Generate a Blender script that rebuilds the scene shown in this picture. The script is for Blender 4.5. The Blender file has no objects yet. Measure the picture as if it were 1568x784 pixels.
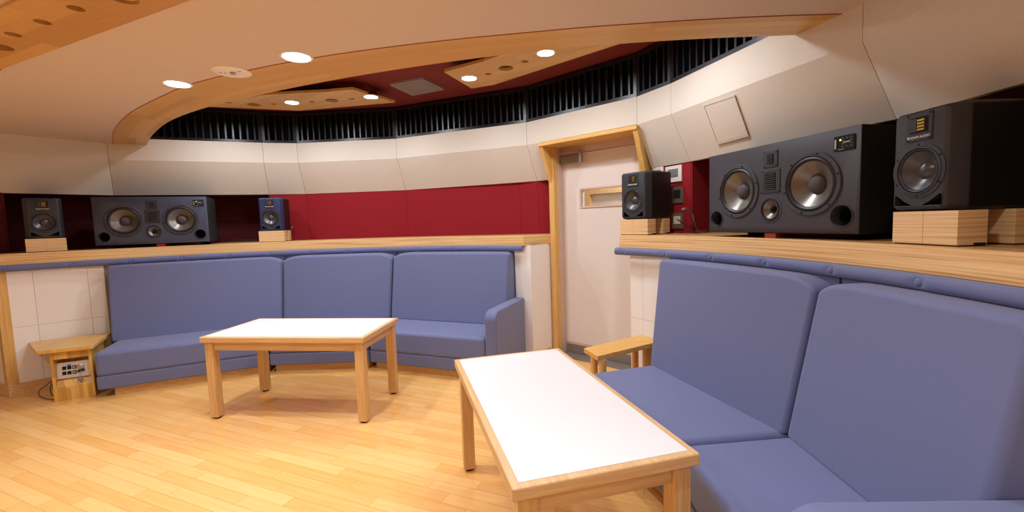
import bpy, bmesh, math, random
from mathutils import Vector, Matrix
random.seed(7)
PI = math.pi
sc = bpy.context.scene
COL = sc.collection

# ------------------------------------------------------------------ camera, world, exposure
F_PX, PITCH, ROLL, CAM_H = 669.25, math.radians(4.406), math.radians(-1.871), 1.3311
cp, sp, cr, sr = math.cos(PITCH), math.sin(PITCH), math.cos(ROLL), math.sin(ROLL)
vF = Vector((0, cp, -sp)); vR0 = Vector((1, 0, 0)); vU0 = Vector((0, sp, cp))
vR = vR0*cr + vU0*sr
vU = vU0*cr - vR0*sr
cam = bpy.data.cameras.new('camera'); camo = bpy.data.objects.new('camera', cam); COL.objects.link(camo)
camo.matrix_world = Matrix(((vR.x, vU.x, -vF.x, 0), (vR.y, vU.y, -vF.y, 0), (vR.z, vU.z, -vF.z, CAM_H), (0, 0, 0, 1)))
cam.sensor_fit = 'HORIZONTAL'; cam.sensor_width = 36; cam.lens = 36*F_PX/1568
cam.clip_start = .02
sc.camera = camo

w = bpy.data.worlds.new('world'); sc.world = w; w.use_nodes = True
w.node_tree.nodes['Background'].inputs[0].default_value = (1, .9, .8, 1)
w.node_tree.nodes['Background'].inputs[1].default_value = 0.05
vs = sc.view_settings
vs.view_transform = 'Standard'; vs.look = 'None'; vs.gamma = 1; vs.use_curve_mapping = False
vs.exposure = 0.0
sc.cycles.use_denoising = True
sc.cycles.max_bounces = 10
sc.cycles.diffuse_bounces = 6
sc.cycles.sample_clamp_indirect = 6

LIGHT_COL = (.92, .98, 1.06)
def lamp(x, y, z, power, name='overhead_light', size=.11, spread=180):
    l = bpy.data.lights.new(name, 'AREA'); l.shape = 'DISK'; l.size = size
    l.energy = power; l.color = LIGHT_COL; l.spread = math.radians(spread)
    o = bpy.data.objects.new(name, l); COL.objects.link(o); o.location = (x, y, z)
    return o
# (x, y, z of the lens, watts): two in the plaster soffit, four in the recess panels, the rest unseen, overhead and behind, added to light the room
SOFFIT_LAMPS = [(-1.094, 2.365), (-1.989, 2.721)]
PANEL_LAMPS = [(-2.046, 4.265), (-1.262, 4.168), (-.308, 3.734), (.290, 3.242)]
HIDDEN_PANEL_LAMPS = [(-2.82, 4.15), (.74, 2.62)]      # the same panels' end lamps, hidden above the wooden band
UNSEEN_ROOM_LAMPS = [(.55, .9, 2.22, 7), (-.45, .85, 2.22, 7), (-1.7, 1.1, 2.22, 8), (-3.2, 1.7, 2.22, 10), (-3.0, -.5, 2.22, 8), (-1.2, -.9, 2.22, 8), (.4, -.6, 2.22, 8)]
for x, y in SOFFIT_LAMPS: lamp(x, y, 2.212, 12.5, spread=150)
for x, y in PANEL_LAMPS: lamp(x, y, 2.517, 8.3, spread=176)
for (x, y), p_ in zip(HIDDEN_PANEL_LAMPS, (9, 12)): lamp(x, y, 2.517, p_, spread=176)
for x, y, z, p_ in UNSEEN_ROOM_LAMPS: lamp(x, y, z, p_, spread=135)

# ------------------------------------------------------------------ pixel / room helpers
def ray(px, py):
    return vF + vR*((px-784)/F_PX) - vU*((py-392)/F_PX)
def pt(px, py, z):
    d = ray(px, py); t = (z-CAM_H)/d.z
    return Vector((d.x*t, d.y*t, z))
def on_plane(px, py, a, n):
    d = ray(px, py); o = Vector((0, 0, CAM_H)); t = (a-o).dot(n)/d.dot(n)
    return o + d*t
CX, CY = -1.8, 1.53
def pol(r, deg, z=None):
    a = math.radians(deg); x, y = CX+r*math.cos(a), CY+r*math.sin(a)
    return (x, y) if z is None else Vector((x, y, z))
def ang_at(px, py, r):
    """angle about the room centre at which the pixel's ray crosses the circle r"""
    d = ray(px, py); a = d.x*d.x+d.y*d.y; b = -2*(d.x*CX+d.y*CY); c = CX*CX+CY*CY-r*r
    t = (-b+math.sqrt(b*b-4*a*c))/(2*a)
    return math.degrees(math.atan2(d.y*t-CY, d.x*t-CX))

# ------------------------------------------------------------------ materials
def lin(h):
    v = [int(h[i:i+2], 16)/255 for i in (0, 2, 4)]
    return tuple(((c+.055)/1.055)**2.4 if c > .04045 else c/12.92 for c in v) + (1,)
def new_mat(name):
    m = bpy.data.materials.new(name); m.use_nodes = True
    nt = m.node_tree; return m, nt, nt.nodes['Principled BSDF']
def N(nt, typ, **kw):
    n = nt.nodes.new(typ)
    for k, v in kw.items(): setattr(n, k, v)
    return n
def plain(name, col, rough=.6, metal=0, spec=.5, bump=0, bscale=300, emit=0):
    m, nt, b = new_mat(name)
    b.inputs['Base Color'].default_value = lin(col); b.inputs['Roughness'].default_value = rough
    b.inputs['Metallic'].default_value = metal; b.inputs['Specular IOR Level'].default_value = spec
    if emit:
        b.inputs['Emission Color'].default_value = (1, .95, .88, 1) if emit > 5 else lin(col)
        b.inputs['Emission Strength'].default_value = emit
    tc = N(nt, 'ShaderNodeTexCoord'); no = N(nt, 'ShaderNodeTexNoise'); no.inputs['Scale'].default_value = bscale
    nt.links.new(tc.outputs['Object'], no.inputs['Vector'])
    if bump:
        bp = N(nt, 'ShaderNodeBump'); bp.inputs['Strength'].default_value = bump; bp.inputs['Distance'].default_value = .002
        nt.links.new(no.outputs['Fac'], bp.inputs['Height']); nt.links.new(bp.outputs['Normal'], b.inputs['Normal'])
    return m
def fabric(name, col, col2, scale=500, bump=.25, rough=.9, patch=.5, sheen=0, wave=False):
    m, nt, b = new_mat(name); L = nt.links.new
    tc = N(nt, 'ShaderNodeTexCoord')
    n1 = N(nt, 'ShaderNodeTexNoise'); n1.inputs['Scale'].default_value = scale; n1.inputs['Detail'].default_value = 3
    n2 = N(nt, 'ShaderNodeTexNoise'); n2.inputs['Scale'].default_value = 3
    L(tc.outputs['Object'], n1.inputs['Vector']); L(tc.outputs['Object'], n2.inputs['Vector'])
    mx = N(nt, 'ShaderNodeMix', data_type='RGBA'); mx.inputs[6].default_value = lin(col); mx.inputs[7].default_value = lin(col2)
    rmp = N(nt, 'ShaderNodeMapRange'); rmp.inputs[1].default_value = .35; rmp.inputs[2].default_value = .65
    ad = N(nt, 'ShaderNodeMath', operation='MULTIPLY_ADD'); ad.inputs[1].default_value = patch*.3
    L(n2.outputs['Fac'], ad.inputs[0]); L(n1.outputs['Fac'], rmp.inputs[0]); L(rmp.outputs[0], ad.inputs[2])
    sb = N(nt, 'ShaderNodeMath', operation='SUBTRACT'); sb.inputs[1].default_value = patch*.15; sb.use_clamp = True
    L(ad.outputs[0], sb.inputs[0]); L(sb.outputs[0], mx.inputs[0]); L(mx.outputs[2], b.inputs['Base Color'])
    b.inputs['Roughness'].default_value = rough; b.inputs['Specular IOR Level'].default_value = .25
    if sheen:
        b.inputs['Sheen Weight'].default_value = sheen; b.inputs['Sheen Roughness'].default_value = .4
    bp = N(nt, 'ShaderNodeBump'); bp.inputs['Strength'].default_value = bump; bp.inputs['Distance'].default_value = .001
    if wave:
        wv = N(nt, 'ShaderNodeTexWave', wave_type='BANDS', bands_direction='Z'); wv.inputs['Scale'].default_value = 60
        wv.inputs['Distortion'].default_value = 4; wv.inputs['Detail'].default_value = 2; wv.inputs['Detail Scale'].default_value = 40
        L(tc.outputs['Object'], wv.inputs['Vector']); L(wv.outputs['Fac'], bp.inputs['Height'])
    else: L(n1.outputs['Fac'], bp.inputs['Height'])
    L(bp.outputs['Normal'], b.inputs['Normal'])
    return m
def wood(name, c1, c2, axis=0, rot=0, rough=.42, plank=None, uv=False, strip=.035, coat=0, stretch=14, grain=7, pc=.6, line='8A5A28', linew=.0012, tone=None):
    """oak: grain runs along the given axis (0 x, 1 y, 2 z); plank=(length, width) adds parquet strips with their own tones"""
    m, nt, b = new_mat(name); L = nt.links.new
    tc = N(nt, 'ShaderNodeTexCoord'); mp = N(nt, 'ShaderNodeMapping')
    L(tc.outputs['UV' if uv else 'Object'], mp.inputs['Vector'])
    if axis == 1: mp.inputs['Rotation'].default_value = (0, 0, -PI/2)
    elif axis == 2:      # upright grain: (z, x + .7 y, y)
        s0 = N(nt, 'ShaderNodeSeparateXYZ'); L(tc.outputs['Object'], s0.inputs[0])
        m0 = N(nt, 'ShaderNodeMath', operation='MULTIPLY_ADD'); m0.inputs[1].default_value = .7; L(s0.outputs['Y'], m0.inputs[0]); L(s0.outputs['X'], m0.inputs[2])
        c0_ = N(nt, 'ShaderNodeCombineXYZ'); L(s0.outputs['Z'], c0_.inputs[0]); L(m0.outputs[0], c0_.inputs[1]); L(s0.outputs['Y'], c0_.inputs[2])
        L(c0_.outputs[0], mp.inputs['Vector'])
    else: mp.inputs['Rotation'].default_value = (0, 0, rot)
    ms = N(nt, 'ShaderNodeMapping'); ms.inputs['Scale'].default_value = (1, stretch, stretch)
    L(mp.outputs[0], ms.inputs['Vector'])
    n1 = N(nt, 'ShaderNodeTexNoise'); n1.inputs['Scale'].default_value = grain*.6; n1.inputs['Detail'].default_value = 6; n1.inputs['Distortion'].default_value = .6
    L(ms.outputs[0], n1.inputs['Vector'])
    rm = N(nt, 'ShaderNodeMapRange'); rm.inputs[1].default_value = .3; rm.inputs[2].default_value = .7
    L(n1.outputs['Fac'], rm.inputs[0])
    fac = rm.outputs[0]
    mx = N(nt, 'ShaderNodeMix', data_type='RGBA'); mx.inputs[6].default_value = lin(c1); mx.inputs[7].default_value = lin(c2)
    if plank:
        br = N(nt, 'ShaderNodeTexBrick', offset=0, offset_frequency=2, squash=1)
        br.inputs['Color1'].default_value = (0, 0, 0, 1); br.inputs['Color2'].default_value = (1, 1, 1, 1); br.inputs['Mortar'].default_value = (.5, .5, .5, 1)
        br.inputs['Scale'].default_value = 1; br.inputs['Mortar Size'].default_value = linew; br.inputs['Mortar Smooth'].default_value = .2
        br.inputs['Brick Width'].default_value = plank[0]; br.inputs['Row Height'].default_value = plank[1]; br.inputs['Bias'].default_value = 0
        sx = N(nt, 'ShaderNodeSeparateXYZ'); L(mp.outputs[0], sx.inputs[0])
        dv = N(nt, 'ShaderNodeMath', operation='DIVIDE'); dv.inputs[1].default_value = plank[1]; L(sx.outputs['Y'], dv.inputs[0])
        flr = N(nt, 'ShaderNodeMath', operation='FLOOR'); L(dv.outputs[0], flr.inputs[0])
        wn_ = N(nt, 'ShaderNodeTexWhiteNoise', noise_dimensions='1D'); L(flr.outputs[0], wn_.inputs['W'])
        ma = N(nt, 'ShaderNodeMath', operation='MULTIPLY_ADD'); ma.inputs[1].default_value = plank[0]*7; L(wn_.outputs['Value'], ma.inputs[0]); L(sx.outputs['X'], ma.inputs[2])
        cx_ = N(nt, 'ShaderNodeCombineXYZ'); L(ma.outputs[0], cx_.inputs[0]); L(sx.outputs['Y'], cx_.inputs[1]); L(sx.outputs['Z'], cx_.inputs[2])
        L(cx_.outputs[0], br.inputs['Vector'])
        # shift each plank's grain by its own random tone
        a = N(nt, 'ShaderNodeMix', data_type='FLOAT'); a.inputs[0].default_value = pc
        sep = N(nt, 'ShaderNodeSeparateColor'); L(br.outputs['Color'], sep.inputs[0])
        L(fac, a.inputs[2]); L(sep.outputs[0], a.inputs[3])
        fac = a.outputs[0]
        off = N(nt, 'ShaderNodeVectorMath', operation='MULTIPLY_ADD'); off.inputs[1].default_value = (9, 31, 7)
        L(br.outputs['Color'], off.inputs[0]); L(ms.outputs[0], off.inputs[2]); L(off.outputs[0], n1.inputs['Vector'])
        L(fac, mx.inputs[0])
        m2 = N(nt, 'ShaderNodeMix', data_type='RGBA'); m2.inputs[7].default_value = lin(line)
        L(br.outputs['Fac'], m2.inputs[0]); L(mx.outputs[2], m2.inputs[6]); L(m2.outputs[2], b.inputs['Base Color'])
    else:
        L(fac, mx.inputs[0]); L(mx.outputs[2], b.inputs['Base Color'])
    b.inputs['Roughness'].default_value = rough
    if coat: b.inputs['Coat Weight'].default_value = coat; b.inputs['Coat Roughness'].default_value = .18
    return m
def ply(name, cols, scale=1.0, rough=.5, axis='Z'):
    """laminated edge: fine horizontal layers"""
    m, nt, b = new_mat(name); L = nt.links.new
    tc = N(nt, 'ShaderNodeTexCoord'); mp = N(nt, 'ShaderNodeMapping')
    mp.inputs['Scale'].default_value = (1.2, 1.2, 150*scale)
    L(tc.outputs['Object'], mp.inputs['Vector'])
    n = N(nt, 'ShaderNodeTexNoise'); n.inputs['Scale'].default_value = 1.0; n.inputs['Detail'].default_value = 2
    L(mp.outputs[0], n.inputs['Vector'])
    cr_ = N(nt, 'ShaderNodeValToRGB'); e = cr_.color_ramp.elements
    e[0].position = .28; e[0].color = lin(cols[0]); e[1].position = .7; e[1].color = lin(cols[2])
    k = e.new(.48); k.color = lin(cols[1])
    L(n.outputs['Fac'], cr_.inputs[0]); L(cr_.outputs[0], b.inputs['Base Color'])
    b.inputs['Roughness'].default_value = rough
    return m

M = {}
M['floor'] = wood('floor_oak_strips', 'E0A456', 'EFC07C', rot=math.radians(23.2), plank=(.66, .0737), rough=.27, pc=.62, line='C08A45', linew=.0011, stretch=22, grain=5)
M['plaster'] = fabric('soffit_fabric', 'D4C1AE', 'DECBB8', 500, .1, patch=.6)
M['cream'] = fabric('cream_wall_fabric', 'CFC5B7', 'DDD3C6', 420, .35, patch=.5)
M['white_panel'] = fabric('white_wall_panel', 'EEE9E3', 'F3EEE9', 350, .15, patch=.3)
M['red'] = fabric('red_wall_fabric', '86171F', '971F2A', 500, .3, patch=.5)
M['dark_red'] = plain('dark_red_ceiling_paint', '7A2418', .8)
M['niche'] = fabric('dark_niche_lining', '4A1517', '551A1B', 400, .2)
M['band_wood'] = wood('ceiling_band_parquet', 'C8984C', 'E0B468', uv=True, plank=(.9, .055), rough=.38, pc=.8, stretch=18, linew=.0003, line='B07838')
M['panel_wood'] = wood('ceiling_panel_parquet', 'CC9C50', 'E2B870', plank=(.8, .05), rough=.4, pc=.6, linew=.0003, line='B07838', rot=.5)
M['strip_wood'] = wood('ceiling_strip_parquet', 'C28E46', 'DEAC5E', plank=(.62, .075), rot=math.radians(23.2), rough=.4, pc=.82, linew=.0003, line='A87034')
M['oak'] = wood('oak', 'D0A066', 'E2BA84', axis=0)
M['oak_v'] = wood('oak_upright', 'CE9C50', 'E2B670', axis=2)
M['oak_table'] = wood('table_oak', 'C79B64', 'DBB684', axis=0, stretch=20)
M['oak_table_c'] = wood('table_oak_cross', 'C79B64', 'DBB684', axis=1, stretch=20)
M['oak_table_v'] = wood('table_oak_leg', 'C69A60', 'DCB478', axis=2, stretch=20)
M['oak_gold'] = wood('golden_oak', 'D09A48', 'E4B464', axis=0)
M['block'] = wood('butcher_block_oak', 'BC8836', 'E8BC66', axis=2, plank=(.22, .026), pc=.8, linew=.0002, rough=.33)
M['block_top'] = wood('butcher_block_top', 'D6A24E', 'E6B668', axis=1, plank=(.5, .03), pc=.6, linew=.0002, rough=.3)
M['ply'] = ply('laminated_oak_edge', ('B88446', 'E6BC80', 'F0CE9A'), .8)
M['ply2'] = ply('plywood_riser', ('A87844', 'E2BC86', 'F2DAB2'), 1.6)
M['ledge_top'] = wood('ledge_top_oak', 'B98950', 'CCA06A', axis=0, rough=.35)
M['sofa'] = fabric('blue_grey_upholstery', '636A90', '6F769C', 900, .12, rough=.62, patch=.3, sheen=.35, wave=True)
M['white_lam'] = plain('white_laminate', 'DEDCDB', .4)
M['black_rubber'] = plain('black_rubber', '101012', .6)
M['spk'] = plain('speaker_black_paint', '2A292D', .55, bump=.2, bscale=900)
M['spk_side'] = plain('speaker_satin_side', '0F0E10', .45)
M['spk_big'] = plain('speaker_charcoal_paint', '39363D', .62, bump=.2, bscale=900)
M['ringd'] = plain('woofer_ring_grey', '55525A', .35, metal=.4)
M['cone'] = plain('woofer_cone_grey', '77726C', .3, metal=.55)
M['cone_dark'] = plain('dark_cone', '4A484B', .32, metal=.3)
M['rubber'] = plain('rubber_surround', '1E1D20', .5)
M['dust'] = plain('dust_cap', '4C474A', .75)
M['hole'] = plain('hole_shade_brown', '5A3A26', .9)
M['port'] = plain('port_black', '070708', .9)
M['gold'] = plain('gold_ribbon', 'A88530', .35, metal=.8)
M['white_ink'] = plain('white_lettering', 'E8E8EA', .5)
M['green_led'] = plain('green_light', '9CFF3C', .5, emit=2.5)
M['grille'] = plain('black_grille_lacquer', '141319', .34)
M['void'] = plain('black_backing', '040405', .95)
M['steel'] = plain('brushed_steel', 'B9B0AC', .35, metal=.8)
M['steel_d'] = plain('dark_steel', '8E8680', .4, metal=.35)
M['door'] = fabric('door_panel', 'DCD1C9', 'E2D8D1', 300, .08, patch=.3)
M['jamb'] = plain('door_jamb_paint', 'CDB4A6', .55)
M['rwood'] = plain('reddish_brown_wood', 'A2441C', .45)
M['red_blk'] = plain('crimson_block', 'A21430', .5)
M['vent'] = plain('vent_grey', '8C8078', .6)
M['vent_trim'] = plain('vent_trim_grey', '9C9088', .55)
M['lamp_ring'] = plain('lamp_trim_white', 'EDE6DF', .5)
M['lamp_glow'] = plain('lamp_lens', 'FFFFFF', .5, emit=60)
M['plate'] = plain('wall_plate_white', 'DDD3C8', .4)
M['plate_g'] = plain('wall_plate_grey', '8D8078', .35, metal=.5)
M['screen'] = plain('grey_screen', '6E6E70', .2)
M['cable'] = plain('black_cable', '0E0D10', .5)
M['plug'] = plain('silver_plug', 'D8D8DC', .3, metal=.6)
M['tin'] = plain('connector_plate', 'CDC4B8', .4, metal=.25)
M['blue_tag'] = plain('blue_tag', '3A5CC0', .5)
M['sheet'] = plain('ceiling_cover_white', 'F4ECE4', .5)
gm, nt_, b_ = new_mat('window_glass')
for n_ in list(nt_.nodes):
    if n_.type != 'OUTPUT_MATERIAL': nt_.nodes.remove(n_)
tr_ = N(nt_, 'ShaderNodeBsdfTransparent'); gl_ = N(nt_, 'ShaderNodeBsdfGlossy'); gl_.inputs['Roughness'].default_value = .02
fr_ = N(nt_, 'ShaderNodeFresnel'); mx_ = N(nt_, 'ShaderNodeMixShader')
nt_.links.new(fr_.outputs[0], mx_.inputs[0]); nt_.links.new(tr_.outputs[0], mx_.inputs[1]); nt_.links.new(gl_.outputs[0], mx_.inputs[2])
nt_.links.new(mx_.outputs[0], [n for n in nt_.nodes if n.type == 'OUTPUT_MATERIAL'][0].inputs[0])
M['glass'] = gm

# ------------------------------------------------------------------ mesh builder
class MB:
    def __init__(s, T=None): s.v = []; s.f = []; s.mi = []; s.uv = {}; s.T = T
    def add(s, vs_, fs, mi=0, uvs=None):
        b = len(s.v)
        for p in vs_:
            p = Vector(p); s.v.append(s.T @ p if s.T else p)
        for k, f in enumerate(fs):
            s.f.append([b+i for i in f]); s.mi.append(mi)
            if uvs: s.uv[len(s.f)-1] = uvs[k]
        return s
    def box(s, lo, hi, mi=0, R=None):
        x0, y0, z0 = lo; x1, y1, z1 = hi
        P = [Vector(p) for p in ((x0,y0,z0),(x1,y0,z0),(x1,y1,z0),(x0,y1,z0),(x0,y0,z1),(x1,y0,z1),(x1,y1,z1),(x0,y1,z1))]
        if R: P = [R @ p for p in P]
        return s.add(P, [(3,2,1,0),(4,5,6,7),(0,1,5,4),(1,2,6,5),(2,3,7,6),(3,0,4,7)], mi)
    def prism(s, poly, z0, z1, mi=0, mi_side=None):
        n = len(poly)
        ar = sum(poly[i][0]*poly[(i+1)%n][1]-poly[(i+1)%n][0]*poly[i][1] for i in range(n))
        if ar < 0: poly = poly[::-1]
        s.add([(p[0], p[1], z0) for p in poly]+[(p[0], p[1], z1) for p in poly], [tuple(range(n))[::-1], tuple(range(n, 2*n))], mi)
        b = len(s.v)-2*n
        for i in range(n):
            j = (i+1) % n
            s.f.append([b+i, b+j, b+n+j, b+n+i]); s.mi.append(mi if mi_side is None else mi_side)
        return s
    def hull8(s, bot, top, mi=0):
        n = len(bot)
        s.add(list(bot)+list(top), [tuple(range(n))[::-1], tuple(range(n, 2*n))]+[(i, (i+1)%n, n+(i+1)%n, n+i) for i in range(n)], mi)
        return s
    def tube(s, pts, r, n=8, mi=0, cap=True):
        pts = [Vector(p) for p in pts]; rings = []
        up = Vector((0, 0, 1))
        for i, p in enumerate(pts):
            d = (pts[min(i+1, len(pts)-1)]-pts[max(i-1, 0)]).normalized()
            a = d.cross(up)
            if a.length < 1e-3: a = d.cross(Vector((1, 0, 0)))
            a.normalize(); c = d.cross(a).normalized()
            rr = r[i] if isinstance(r, (list, tuple)) else r
            rings.append([p+(a*math.cos(2*PI*k/n)+c*math.sin(2*PI*k/n))*rr for k in range(n)])
        V = [q for g in rings for q in g]; Fs = []
        for i in range(len(rings)-1):
            for k in range(n):
                Fs.append((i*n+k, i*n+(k+1)%n, (i+1)*n+(k+1)%n, (i+1)*n+k))
        if cap: Fs += [tuple(range(n))[::-1], tuple(range((len(rings)-1)*n, len(rings)*n))]
        return s.add(V, Fs, mi)
    def lathe(s, prof, org=(0, 0, 0), axis='z', n=32, mi=0, mis=None, caps=True):
        """prof: (radius, height) pairs along the axis; axis 'z' or '-y' (height towards -y)"""
        o = Vector(org); V = []
        for r, h in prof:
            for k in range(n):
                c, s_ = math.cos(2*PI*k/n)*r, math.sin(2*PI*k/n)*r
                V.append(o+(Vector((c, s_, h)) if axis == 'z' else Vector((c, -h, s_))))
        for i in range(len(prof)-1):
            Fs = [(i*n+k, i*n+(k+1)%n, (i+1)*n+(k+1)%n, (i+1)*n+k) for k in range(n)]
            if i == 0: base = len(s.v); s.add(V, [], mi)
            for f in Fs: s.f.append([base+q for q in f]); s.mi.append(mis[i] if mis else mi)
        if caps and prof[-1][0] > 1e-5: s.f.append([base+(len(prof)-1)*n+k for k in range(n)]); s.mi.append(mis[-1] if mis else mi)
        if caps and prof[0][0] > 1e-5: s.f.append([base+k for k in range(n)][::-1]); s.mi.append(mis[0] if mis else mi)
        return s
    def build(s, name, mats, parent=None, bevel=0, seg=2, smooth=False, off=None, weighted=False):
        me = bpy.data.meshes.new(name)
        off = Vector(off) if off is not None else Vector((0, 0, 0))
        me.from_pydata([tuple(v-off) for v in s.v], [], s.f)
        if not isinstance(mats, (list, tuple)): mats = [mats]
        for m in mats: me.materials.append(m)
        for p, i in zip(me.polygons, s.mi): p.material_index = i
        if s.uv:
            ul = me.uv_layers.new(name='UVMap')
            for fi, uvs in s.uv.items():
                for li, uv in zip(me.polygons[fi].loop_indices, uvs): ul.data[li].uv = uv
        bm = bmesh.new(); bm.from_mesh(me)
        if not s.uv: bmesh.ops.remove_doubles(bm, verts=bm.verts, dist=1e-6)
        bmesh.ops.recalc_face_normals(bm, faces=bm.faces)
        bm.to_mesh(me); bm.free()
        o = bpy.data.objects.new(name, me); COL.objects.link(o)
        if parent: o.parent = parent
        elif off.length: o.location = off
        if bevel:
            bv = o.modifiers.new('bevel', 'BEVEL'); bv.width = bevel; bv.segments = seg; bv.limit_method = 'ANGLE'; bv.angle_limit = math.radians(35)
            bv.use_clamp_overlap = True
            smooth = True
        if smooth:
            for p in me.polygons: p.use_smooth = True
            if not bevel:
                es = o.modifiers.new('split', 'EDGE_SPLIT'); es.split_angle = math.radians(40)
            else:
                wn = o.modifiers.new('wn', 'WEIGHTED_NORMAL'); wn.keep_sharp = False
        return o
def thing(name, label, cat, loc=(0, 0, 0), rz=0, group=None):
    o = bpy.data.objects.new(name, None); COL.objects.link(o); o.location = loc; o.rotation_euler = (0, 0, rz)
    o.empty_display_size = .1
    return tag(o, label, cat, group)
def tag(o, label, cat, group=None):
    o['label'] = label; o['category'] = cat
    if group: o['group'] = group
    return o
def struct(o): o['kind'] = 'structure'; return o
def copy_tree(o, parent=None):
    c = o.copy(); COL.objects.link(c)
    if parent: c.parent = parent
    for ch in list(o.children): copy_tree(ch, c)
    return c

# ------------------------------------------------------------------ heights and plan lines
Z_LEDGE, Z_LEDGE_B, Z_RED, Z_KINK, Z_BAND, Z_GR, Z_SOF = 1.205, 1.11, 1.74, 2.075, 2.29, 2.62, 2.235
R_LEDGE, R_LOW, R_NICHE = 3.2, 3.23, 4.1
# upper wall: kink/band plan (K) and lower lip plan (B), both anticlockwise from the right of the niche
K = [pol(3.42, -78), pol(3.42, -58), pol(3.42, -38), pol(3.42, -15), (1.575, 1.99), (1.183, 3.233), (1.028, 3.543), (.181, 4.318), (-1.238, 4.904),
     (-2.365, 4.975), (-2.70, 4.887), (-3.95, 4.385), (-4.46, 3.70), (-5.2, 4.05), pol(3.42, 175), pol(3.42, 197), pol(3.42, 219), pol(3.42, 240), pol(3.42, 261)]
def offset_poly(P, d):
    out_ = []; n = len(P)
    for i in range(n):
        p0, p1, p2_ = Vector(P[i-1]), Vector(P[i]), Vector(P[(i+1) % n])
        d0 = (p1-p0).normalized(); d1 = (p2_-p1).normalized(); n0 = Vector((d0.y, -d0.x)); n1 = Vector((d1.y, -d1.x))
        m_ = (n0+n1).normalized(); out_.append(tuple(p1+m_*(d/max(m_.dot(n0), .3))))
    return out_
B = offset_poly(K, .18)
NAMES = ['rear_right', 'rear_side', 'right_rear', 'right_near', 'right_far', 'right_narrow', 'door', 'back_right', 'back_centre', 'back_narrow', 'back_left', 'left_far', 'left_near', 'left_rear', 'rear_a', 'rear_b', 'rear_c', 'rear_d', 'rear_e']
def lerp(a, b, t): return Vector(a)*(1-t)+Vector(b)*t

# ------------------------------------------------------------------ floor
fl = MB(); fl.prism([pol(4.95, a) for a in range(0, 360, 10)], -.05, 0)
struct(fl.build('floor', M['floor']))

# ------------------------------------------------------------------ door frame coordinates (e along the wall, n into the room)
D0 = Vector((.522, 4.345, 0)); eD = Vector((.741, -.671, 0)).normalized(); nD = Vector((-eD.y, eD.x, 0)); nD = -nD if nD.dot(Vector((CX, CY, 0))-D0) < 0 else nD
TD = Matrix(((eD.x, -nD.x, 0, D0.x), (eD.y, -nD.y, 0, D0.y), (0, 0, 1, 0), (0, 0, 0, 1)))   # local x = e, local y = -n (out of the room)
DW = .87

# ------------------------------------------------------------------ upper walls
nK = len(K)
for i in range(nK):
    j = (i+1) % nK
    k0, k1, b0, b1 = Vector(K[i]), Vector(K[j]), Vector(B[i]), Vector(B[j])
    mb = MB()
    g = .0015
    t = g/(k1-k0).length
    ka, kb, ba, bb = lerp(k0, k1, t), lerp(k0, k1, 1-t), lerp(b0, b1, t), lerp(b0, b1, 1-t)
    out = lambda p, d: Vector((p.x, p.y))+(Vector((p.x-CX, p.y-CY)).normalized()*d)
    # vertical band, thickened
    def slab(a0, a1, z0, z1, th=.03, c0=None, c1=None):
        c0 = c0 or a0; c1 = c1 or a1   # c: lower ends
        A = [c0, c1, out(c1, th), out(c0, th)]; T_ = [a0, a1, out(a1, th), out(a0, th)]
        mb.hull8([(p.x, p.y, z0) for p in A], [(p.x, p.y, z1) for p in T_])
    slab(ka, kb, Z_KINK, Z_BAND)
    if NAMES[i] == 'door':
        # only the slivers beside the frame carry the sloping part; head above the frame
        # direction on this facet runs from V6 (t=0) to V5 (t=1)
        def tt(e):
            w0 = (Vector((k0.x, k0.y, 0))-D0).dot(eD); w1 = (Vector((k1.x, k1.y, 0))-D0).dot(eD)
            return (e-w0)/(w1-w0)
        tl = tt(-.055)
        slab(lerp(k0, k1, tl), kb, Z_RED, Z_KINK, c0=lerp(b0, b1, tl), c1=bb)
    else:
        slab(ka, kb, Z_RED, Z_KINK, c0=ba, c1=bb)
    struct(mb.build('wall_upper_'+NAMES[i], M['cream']))

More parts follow.
